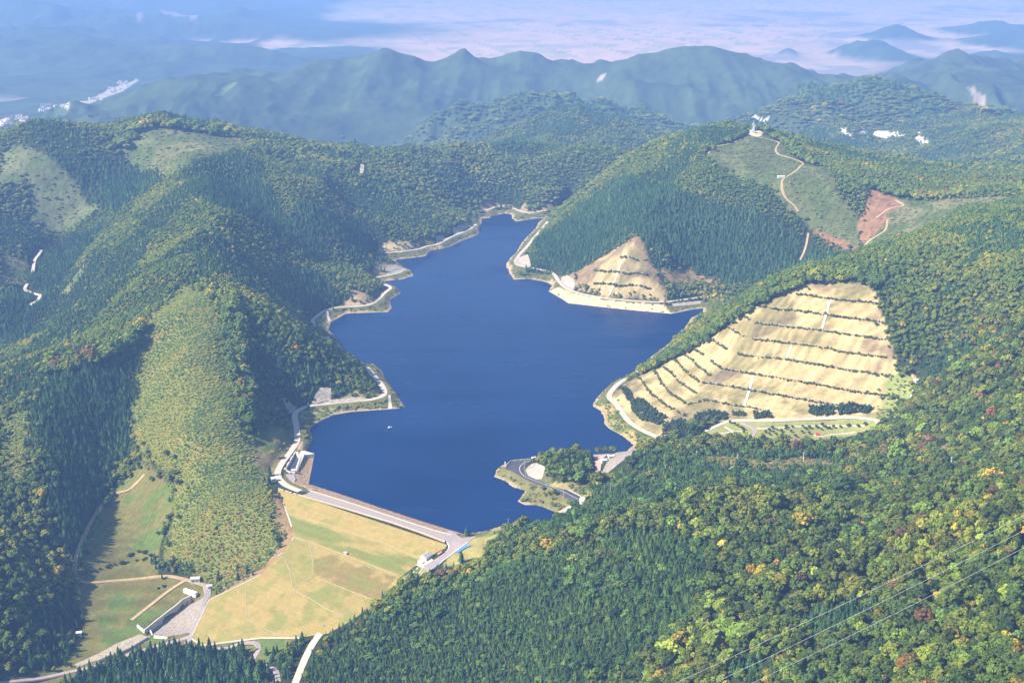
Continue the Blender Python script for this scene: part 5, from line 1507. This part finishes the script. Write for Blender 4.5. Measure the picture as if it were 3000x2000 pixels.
drain(cp4([(1138,782),(1108,886),(1075,990)]), 'white stepped drain in the lower part of the big terraced hillside')
drain(cp5([(1240,632),(1200,740),(1160,860),(1130,940)]), 'white stepped drain down the small triangular terraced cut')

# ------------------------------------------------------------------ bushes on the meadow, trees of the park, trees by the water
def small_tree(name, u, v, h, w, tint_, label, cat, group, kind='b', z=None):
    p = hit(u, v) if z is None else pt(u, v, z); k = int(RNG.integers(0, 12))
    if kind == 's': me_c, me_t = ME_SHRUB[k % 3], None
    elif kind == 'c': me_c, me_t = ME_CONE[k % 3], ME_CTRUNK
    else: me_c, me_t = ME_BROAD[k % 4], ME_BTRUNK
    return place_tree(name, me_c, me_t, (p[0], p[1], ground(p[0], p[1]) - 0.1), w, h, tint_, label, cat, group, RNG.random() * 6.28)
def cp1(l): return [(x * .5102, 1200 + y * .5102) for x, y in l]
for (u, v) in cp1([(495,815),(512,828),(485,822),(472,860),(470,885),(745,832),(765,828),(795,822),(832,816),(842,818),(755,838),(480,930),(500,932),(540,922),(570,916),(548,926),(615,908),(625,900),(660,890),(690,885),(705,882),(738,876),(790,866),(825,860),(838,856),(870,846),(905,842),(530,715),(910,1020),(935,1015)]):
    s = 1.6 + 1.5 * RNG.random()
    small_tree('meadow_bush', u + RNG.normal(0, 2), v + RNG.normal(0, 1.5), s, s * 1.6, (0.022, 0.034, 0.020), 'low dark bush in the broken rows across the olive meadow', 'bush', 'dark bushes on the meadow', 's')
def cp3(l): return [(2100 + x * .2551, 1200 + y * .2551) for x, y in l]
for (u, v) in cp3([(560,265),(600,250),(635,222),(690,240),(650,270),(605,295),(685,300),(755,305),(795,210),(865,205),(790,230),(740,260),(850,265),(985,205),(1005,220),(1020,230),(980,270),(1060,285),(1065,220),(1140,200),(1145,212),(1210,190),(1250,220),(1200,235),(1290,225),(1340,215),(1420,210),(1500,200),(1520,195),(1700,180),(1715,178),(1620,205),(905,320),(730,350),(830,330),(150,160),(200,180),(240,200),(285,225),(300,240),(310,265),(1720,265),(1770,260),(1800,250)]):
    s = 3.0 + 2.0 * RNG.random()
    small_tree('park_tree', u, v, s, s * 1.0, (0.045, 0.070, 0.024), 'small round tree planted on the terraced park lawn below the tan hillside', 'park tree', 'young trees on the park lawn')
for (u, v, h, w, tn, lb) in [(1655,1340,7.5,8.5,(0.045,0.075,0.022),'dark green tree at the lake end of the row behind the peninsula'),(1690,1329,8.5,8.0,(0.050,0.080,0.022),'rounded dark tree, second from the lake end of the row behind the peninsula'),
     (1716,1327,7.0,8.5,(0.13,0.15,0.03),'pale yellow green tree in the middle of the row behind the peninsula'),(1752,1326,10.0,8.5,(0.10,0.13,0.028),'tall light green tree left of the biggest one behind the peninsula'),
     (1772,1325,10.5,9.0,(0.085,0.12,0.026),'tall green tree second from the right in the row behind the peninsula'),(1795,1325,9.5,11.0,(0.09,0.125,0.026),'broad rightmost tree of the row behind the peninsula')]:
    small_tree('lakeside_tree', u, v + 12, h, w, tn, lb, 'lakeside tree', None, 'b', 4.0)

# play structure on the lawn
p = hit(2397, 1276)
ps_ = empty('play_frame', (p[0], p[1], ground(p[0], p[1]))); tag(ps_, 'small red play frame on a pale pad on the park lawn', 'play frame')
part('pad', lambda bm: box(bm, (0, 0, 0.1), (9, 6, 0.6)), M['concrete'], ps_)
part('tower', lambda bm: (box(bm, (-1.5, 0, 2.0), (2.4, 2.4, 3.4)), box(bm, (1.8, 0.3, 1.4), (1.6, 1.6, 2.2))), M['red'], ps_, 0.1)
part('slide', lambda bm: bar(bm, (0, 0, 3.0), (4.2, -1.5, 0.4), 0.5, 6), M['red'], ps_)

# ------------------------------------------------------------------ mast, poles, wires
p = hit(2207, 391)
tw = empty('lattice_mast', p); tag(tw, 'tall pale steel lattice mast with antennas on the summit of the cleared hill', 'mast')
hT = 19.0
def legpos(k, z): r = 2.3 * (1 - z / hT) + 0.55; a = pi / 4 + k * pi / 2; return (r * cos(a), r * sin(a), z)
for k in range(4): part('leg', lambda bm: bar(bm, legpos(k, -1), legpos(k, hT), 0.28, 6), M['steel'], tw)
def braces(bm):
    zs = np.linspace(0, hT, 9)
    for a_, b_ in zip(zs[:-1], zs[1:]):
        for k in range(4):
            bar(bm, legpos(k, a_), legpos((k + 1) % 4, b_), 0.13, 4); bar(bm, legpos((k + 1) % 4, a_), legpos(k, b_), 0.13, 4); bar(bm, legpos(k, b_), legpos((k + 1) % 4, b_), 0.13, 4)
part('brace', braces, M['steel'], tw)
part('platform', lambda bm: box(bm, (0, 0, 15.0), (3.6, 3.6, 0.4)), M['steel'], tw)
for (dx_, dz_) in ((-1.6, 16.6), (1.7, 13.5)):
    part('dish', lambda bm: bar(bm, (dx_, -1.4, dz_), (dx_, -1.9, dz_), 1.3, 14), M['white'], tw)
part('antenna', lambda bm: bar(bm, (0, 0, hT), (0, 0, hT + 4), 0.2, 5), M['white'], tw)
def pole(u, v, h, lb, grp=None, big=False):
    p = hit(u, v)
    o = empty('utility_pole', (p[0], p[1], ground(p[0], p[1])), 0.6); tag(o, lb, 'utility pole', grp)
    part('shaft', lambda bm: bar(bm, (0, 0, -1), (0, 0, h), 0.30 if big else 0.20, 8), M['white' if big else 'concrete'], o)
    for z_ in ((h - 0.6, h - 1.8, h - 3.0) if big else (h - 0.5,)):
        ca = part('crossarm', lambda bm: box(bm, (0, 0, z_), (2.6, 0.2, 0.2)), M['steel'], o)
        for s_ in (-1, 1): part('insulator', lambda bm: bar(bm, (s_ * 1.15, 0, z_), (s_ * 1.15, 0, z_ + .55), .13, 6), M['white'], ca)
    return o
for (u, v, h, lb) in [(2041,1345,9,'white pole at the lake end of the brown bracken strip'),(2160,1358,10,'white pole on the left half of the brown bracken strip'),(2354,1350,9,'white pole on the upper edge of the brown bracken strip'),(2511,1370,15,'tall white pole at the right end of the brown bracken strip'),(2784,1392,17,'tall white pole alone in the broadleaf wood on the right')]:
    pole(u, v, h, lb, None, True)
for (u, v, h, lb) in [(1489,1545,9,'pale pole at the water edge beside the right abutment'),(1788,1446,11,'pale pole in the young conifers above the dark asphalt road'),(1875,1412,8,'pale pole in the young conifers, left of two'),(1949,1383,8,'pale pole in the young conifers, right of two'),
    (1600,1428,9,'lamp like pole halfway along the dark asphalt road'),(1651,1462,11,'pole near the lower end of the dark asphalt road'),(1539,1402,8,'pole where the dark asphalt road leaves the car park'),(1536,1372,8,'pole beside the traffic island'),
    (1890,1262,9,'pole beside the white shore road below the scrub thicket'),(1962,1286,9,'pole at the park end of the white shore road'),(1774,1162,9,'pole at the sharp bend of the white shore road'),(1971,1002,9,'pole on the forested bank above the terraces'),
    (2090,862,9,'pole at the inner end of the eastern inlet, right of two'),(1952,882,10,'pole at the corner of the pale embankment'),(948,1846,6,'pole beside the valley road at the bottom')]:
    pole(u, v, h, lb)
m_wire = plain_mat('weathered_aluminium', (0.42, 0.42, 0.40), 0.1, 1.0, 0.5)
for k, (a_, b_, lb) in enumerate([((1979,2000),(2994,1513),'uppermost of the three pale power cables over the wood'),((2091,2000),(2994,1556),'middle one of the three pale power cables over the wood'),((2203,2000),(2994,1607),'lowest of the three pale power cables over the wood')]):
    zA, zB = lvl(a_[1], 640 - 0 * k), lvl(b_[1], 640 - 0 * k)
    A, B = pt(a_[0], a_[1], zA), pt(b_[0], b_[1], zB)
    A2, B2 = A + (A - B) * 0.6, B + (B - A) * 0.6
    bm = bmesh.new(); pts_ = []
    for t in np.linspace(0, 1, 41):
        q = A2 + (B2 - A2) * t; q[2] -= 4.5 * 4 * (t * (1 - t)) - 4.5 * 0.8
        pts_.append(q)
    for q, r in zip(pts_[:-1], pts_[1:]): bar(bm, tuple(q), tuple(r), 0.075, 5)
    me = bpy.data.meshes.new('power_cable'); bm.to_mesh(me); bm.free(); me.materials.append(m_wire)
    tag(link('power_cable', me), lb, 'power cable', 'power cables over the near wood')

# ------------------------------------------------------------------ boat
p = pt(1142, 1253, 0.0)
bt = empty('motor_boat', p, 0.3); tag(bt, 'small white boat alone on the blue lake', 'boat')
def hull(bm):
    xs = [(-2.2, .85, .0), (0, 1.0, 0), (1.6, .75, .1), (2.7, .05, .35)]
    ring = []
    for (x, w, k) in xs: ring.append([bm.verts.new(q) for q in ((x, -w, .75 + k), (x, -w * .6, -.25 + k * .6), (x, w * .6, -.25 + k * .6), (x, w, .75 + k))])
    for a_, b_ in zip(ring[:-1], ring[1:]):
        for i_ in range(3): bm.faces.new((a_[i_], b_[i_], b_[i_ + 1], a_[i_ + 1]))
        bm.faces.new((a_[3], b_[3], b_[0], a_[0]))
    bm.faces.new(ring[0])
part('hull', hull, M['white'], bt)
part('cabin', lambda bm: box(bm, (-.3, 0, 1.2), (1.7, 1.3, 1.1)), M['white'], bt, 0.1)
part('windscreen', lambda bm: box(bm, (.58, 0, 1.35), (.06, 1.0, .5)), M['glass'], bt)

# ------------------------------------------------------------------ village in the hazy valley
VIL = [(0,362),(60,346),(150,322),(240,300),(330,262),(398,234),(400,238),(350,272),(290,294),(200,324),(80,354),(0,378)]
VP = hits(VIL)
house_parts = None
cnt = 0
for (cu_, cv_, su_, sv_, num) in ((20,366,26,6,16),(66,346,22,7,24),(130,322,22,6,16),(185,312,12,3,6),(275,291,14,4,14),(330,265,16,7,24),(360,245,16,6,26)):
    for q in range(num):
        p = hit(cu_ + RNG.normal(0, su_ * .6), cv_ + RNG.normal(0, sv_ * .6))
        rz = RNG.random() * 3.14; s = 0.55 + 0.3 * RNG.random()
        red = RNG.random() < 0.3
        if house_parts is None:
            house_parts = (part('wall', lambda bm: box(bm, (0, 0, 2.2), (14, 9, 7.4)), M['white']), part('roof', gable(14, 9, 5.9, 2.6, .8), M['roof']))
            bases = [o_ for o_ in house_parts]
        h_ = empty('village_house', (p[0], p[1], ground(p[0], p[1])), rz); h_.scale = (s, s, s)
        tag(h_, 'small pale house in the strip village of the hazy valley' if not red else 'small red roofed house in the strip village of the hazy valley', 'house', 'houses of the valley village')
        for o_ in house_parts:
            c_ = o_.copy(); COL.objects.link(c_); c_.parent = h_
            if red and c_.name.startswith('roof'):
                if 'roof_red' not in bpy.data.meshes:
                    mr = o_.data.copy(); mr.name = 'roof_red'; mr.materials[0] = M['red_roof']
                c_.data = bpy.data.meshes['roof_red']
for o_ in house_parts: bpy.data.objects.remove(o_)
building('village_school', 135, 313, 46, 16, 14, 0.2, 'large pale pink block standing above the village houses in the hazy valley', 'school', 'flat', 'white', 'red_roof', 6, False)

for (poly, dist_, *op) in EXTRA_CLEAR:
    m = inpoly(px, py, poly) if not op else np.zeros(len(px), bool)
    if dist_: m |= segdist(px, py, poly, not op, dist_ + 2)[0] < dist_
    veg[m] = 0
# thin to the density of each kind of cover
want = np.select([veg == 1, veg == 2, veg == 3, veg == 4, veg == 5, veg == 6], [3.8, 2.2, 2.9, 4.2, 5.0, 4.9], 1e9)
shrink = 1.0 - 0.28 * sstep(pd, 1150, 1900)
want = want * np.where(veg >= 4, shrink, 1.0)
want = np.where(pd > 2600, np.maximum(want, ps), want)
keepp = (veg > 0) & (RNG.random(len(px)) < np.minimum(1.0, (ps / want) ** 2 * 1.15))
keepp &= ~((veg == 1) & (RNG.random(len(px)) < np.where(pd > 1900, 0.72, 0.35)))
px, py, pz, ps, pd, veg, inbelt, dsp, droad, shrink = (q[keepp] for q in (px, py, pz, ps, pd, veg, inbelt, dsp, droad, shrink))
n = len(px)
mixn = fbm(px / 120, py / 120, 4, 90)
tone = fbm(px / 75, py / 75, 4, 91)
fine = RNG.random(n)
warm = fbm(px / 160, py / 160, 3, 92)
eastnear = sstep(px, -50, 250) * sstep(1700 - pd, 0, 500)       # the autumn wood of the near east hills
isC = (veg == 4) | (veg == 3) & (RNG.random(n) < 0.85) | (veg == 6) & (mixn - 0.20 * eastnear > 0.56) & (fine > 0.2)
isC &= ~inbelt
isS = (veg == 1) | (veg == 2)
isB = ~(isC | isS)
grow = np.where(pd > 2600, np.maximum(1.0, ps / 4.2), 1.0)
farness = sstep(pd, 1800, 3200)
hgt = np.select([veg == 3, veg == 4, isC, isS & (veg == 2), isS], [4.8, 11.0, 10.5, 1.15, 1.3], 8.8) * (0.72 + 0.56 * RNG.random(n))
hgt = hgt * np.where(veg >= 4, shrink, 1.0) * np.exp(RNG.normal(0, 0.20, n) * np.where(eastnear > 0.2, 1.5, 1.0))
hgt = np.where(inbelt, np.where(np.hypot(px - 20, py - 1090) < 150, hgt * 1.05 + 1.0, hgt * 1.6 + 4.0), hgt)
hgt = np.where((veg == 6) & ((droad < 40) | (dsp < 40)), hgt * 0.75, hgt)
hgt = np.where(isB & (eastnear > 0.3), hgt * 1.15, hgt)
hgt = hgt * (1 + 0.35 * (grow - 1))
wid = np.where(isC, hgt * (0.92 + 0.3 * RNG.random(n)), np.where(isS, hgt * (1.8 + 0.9 * RNG.random(n)), hgt * (0.74 + 0.5 * RNG.random(n))))
wid = np.where(veg == 3, wid * 1.15, wid)
wid = wid * np.clip(1 + 0.55 * (grow - 1), 1, 2.2)

def pal(sel, cols, wts):
    cw = np.cumsum(np.array(wts) / np.sum(wts))
    return np.array(cols)[np.searchsorted(cw, sel).clip(0, len(cols) - 1)]
tint = np.empty((n, 3))
sel = np.clip(0.55 * RNG.random(n) + 0.9 * (tone - 0.28), 0, 0.999)
tint[:] = pal(sel, [(0.049, 0.099, 0.025), (0.073, 0.132, 0.022), (0.109, 0.162, 0.025), (0.158, 0.192, 0.027), (0.223, 0.219, 0.033)], [3, 4, 4, 2.5, 1.2])
rn = RNG.random(n)
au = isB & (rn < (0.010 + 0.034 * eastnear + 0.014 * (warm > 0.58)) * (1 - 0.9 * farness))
tint[au] = pal(RNG.random(au.sum()), [(0.22, 0.21, 0.03), (0.32, 0.25, 0.03), (0.24, 0.140, 0.035), (0.135, 0.095, 0.045), (0.34, 0.19, 0.025), (0.20, 0.06, 0.035)], [8, 2.0, 0.8, 2.2, 0.4, 0.1])
br = isB & (warm > 0.62) & (RNG.random(n) < 0.07)
tint[br] = np.array([0.125, 0.095, 0.045])
tint *= np.array([1.12, 0.95, 0.9])
tint[isC] = pal(np.clip(0.6 * RNG.random(n) + 0.7 * (tone - 0.3), 0, .999)[isC], [(0.028, 0.068, 0.033), (0.040, 0.090, 0.037), (0.059, 0.120, 0.043), (0.086, 0.147, 0.043)], [3, 4, 3, 2])
yg = (veg == 3)
tint[yg] = pal(np.clip(0.7 * RNG.random(n) + 0.6 * (tone - 0.3), 0, .999)[yg], [(0.040, 0.084, 0.027), (0.059, 0.114, 0.027), (0.091, 0.147, 0.030), (0.148, 0.173, 0.033), (0.157, 0.099, 0.043)], [3, 4, 3, 1.2, 0.35])
sc = (veg == 2)
tint[sc] = pal(np.clip(0.30 * RNG.random(n) + 1.25 * (fbm(px / 34, py / 34, 4, 93) - 0.24), 0, .999)[sc], [(0.075, 0.125, 0.030), (0.125, 0.165, 0.032), (0.190, 0.200, 0.034), (0.25, 0.215, 0.04), (0.27, 0.19, 0.055)], [3, 4, 4, 2.5, 0.8])
lo = (veg == 1)
tint[lo] = pal(RNG.random(lo.sum()), [(0.085, 0.115, 0.036), (0.115, 0.138, 0.040), (0.150, 0.150, 0.046), (0.16, 0.125, 0.05)], [3, 3, 2, 0.7])
# reddened shrubs at the foot of the yellow slope and on the point
for (u, v, r) in ((500, 1662, 12), (640, 1700, 9), (690, 1590, 26), (720, 1640, 18), (1630, 1425, 10), (1640, 1412, 8)):
    c = hit(u, v)
    m = (np.hypot(px - c[0], py - c[1]) < r) & (RNG.random(n) < 0.35) & ~isC
    tint[m] = pal(RNG.random(m.sum()), [(0.24, 0.145, 0.05), (0.26, 0.10, 0.04), (0.22, 0.14, 0.07)], [3, 0.7, 4])
tint *= np.where(isB & (eastnear > 0.2), 0.80 * np.exp(RNG.normal(0, 0.34, n)), 1.0)[:, None]
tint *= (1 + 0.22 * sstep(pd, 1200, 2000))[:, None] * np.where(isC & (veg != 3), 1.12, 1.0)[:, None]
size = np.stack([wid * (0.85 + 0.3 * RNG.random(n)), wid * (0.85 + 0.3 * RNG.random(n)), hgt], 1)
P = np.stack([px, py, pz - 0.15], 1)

# the trees that stand largest in the picture are built one by one, the rest as woods
uu, vv_ = proj(P + np.array([0, 0, 1.0]) * (hgt * 0.6)[:, None])
inview = (uu > 12) & (uu < 2988) & (vv_ > 12) & (vv_ < 1985)
solo = np.zeros(n, bool)
score = hgt * wid / pd ** 2
for m in (isB, isC):
    idx = np.nonzero(m & inview & seen(px, py, pz, 4.0))[0]
    idx = idx[np.argsort(-score[idx])][:290]
    solo[idx] = True
def colour_word(t):
    r, g, b_ = t
    if r > 0.13 and g < 0.05: return 'red'
    if r > 0.27: return 'bright orange'
    if r > 0.22: return 'golden yellow'
    if r > 1.5 * g: return 'rusty brown'
    if r > 1.1 * g: return 'brownish'
    if g > 0.12: return 'yellow green'
    if g > 0.08: return 'fresh green'
    return 'dark green'
for i in np.nonzero(solo)[0]:
    k = int(RNG.integers(0, 12))
    w_ = colour_word(tint[i])
    if isC[i]:
        place_tree('conifer_tree', ME_CONE[k % 3], ME_CTRUNK, P[i], wid[i], hgt[i], tint[i],
                   '%s narrow pointed conifer in the dense plantation %s' % ('dark green' if tint[i][1] < 0.06 else 'lighter green', 'below the dam' if px[i] < -150 else 'on the near hillside'),
                   'conifer', 'conifers of the nearest plantations', RNG.random() * 6.28)
    else:
        place_tree('broadleaf_tree', ME_BROAD[k % 4], ME_BTRUNK, P[i], wid[i], hgt[i], tint[i],
                   '%s round crowned broadleaf tree in the autumn wood under the power lines' % w_, 'broadleaf tree', 'broadleaf trees of the nearest wood', RNG.random() * 6.28)
rest = ~solo
for nm, m, coll, nk in (('conifer_forest', isC & rest, KC, 3), ('broadleaf_forest', isB & rest, KB, 4), ('scrub_cover', isS & rest, KS, 3)):
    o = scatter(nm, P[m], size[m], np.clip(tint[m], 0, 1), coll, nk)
    tag(o, kind='stuff')
    print(nm, int(m.sum()))
print('solo', int(solo.sum()), 'nearest', pd[solo].min(), pd[solo].max())

# ------------------------------------------------------------------ the air: blue autumn haze over the whole valley
if HAZE:
    bm = bmesh.new()
    bmesh.ops.create_cube(bm, size=1.0)
    x0, x1, y0, y1, z0, z1 = -19000, 19000, -900, 36000, min(-210.0, float(Z.min()) - 1.0), max(H + 12.0, float(Z.max()) + 25.0)
    for v in bm.verts:
        v.co = (x1 if v.co.x > 0 else x0, y1 if v.co.y > 0 else y0, z1 if v.co.z > 0 else z0)
    me = bpy.data.meshes.new('haze'); bm.to_mesh(me); bm.free()
    m = bpy.data.materials.new('haze'); m.use_nodes = True
    nt = m.node_tree; nt.nodes.clear()
    vol = nt.nodes.new('ShaderNodeVolumePrincipled')
    vol.inputs['Color'].default_value = (0.27, 0.485, 1.0, 1)
    vol.inputs['Density'].default_value = 1.1e-4
    vol.inputs['Anisotropy'].default_value = 0.0
    out = nt.nodes.new('ShaderNodeOutputMaterial')
    nt.links.new(vol.outputs[0], out.inputs['Volume'])
    me.materials.append(m)
    haze = link('haze', me)
    tag(haze, kind='stuff')
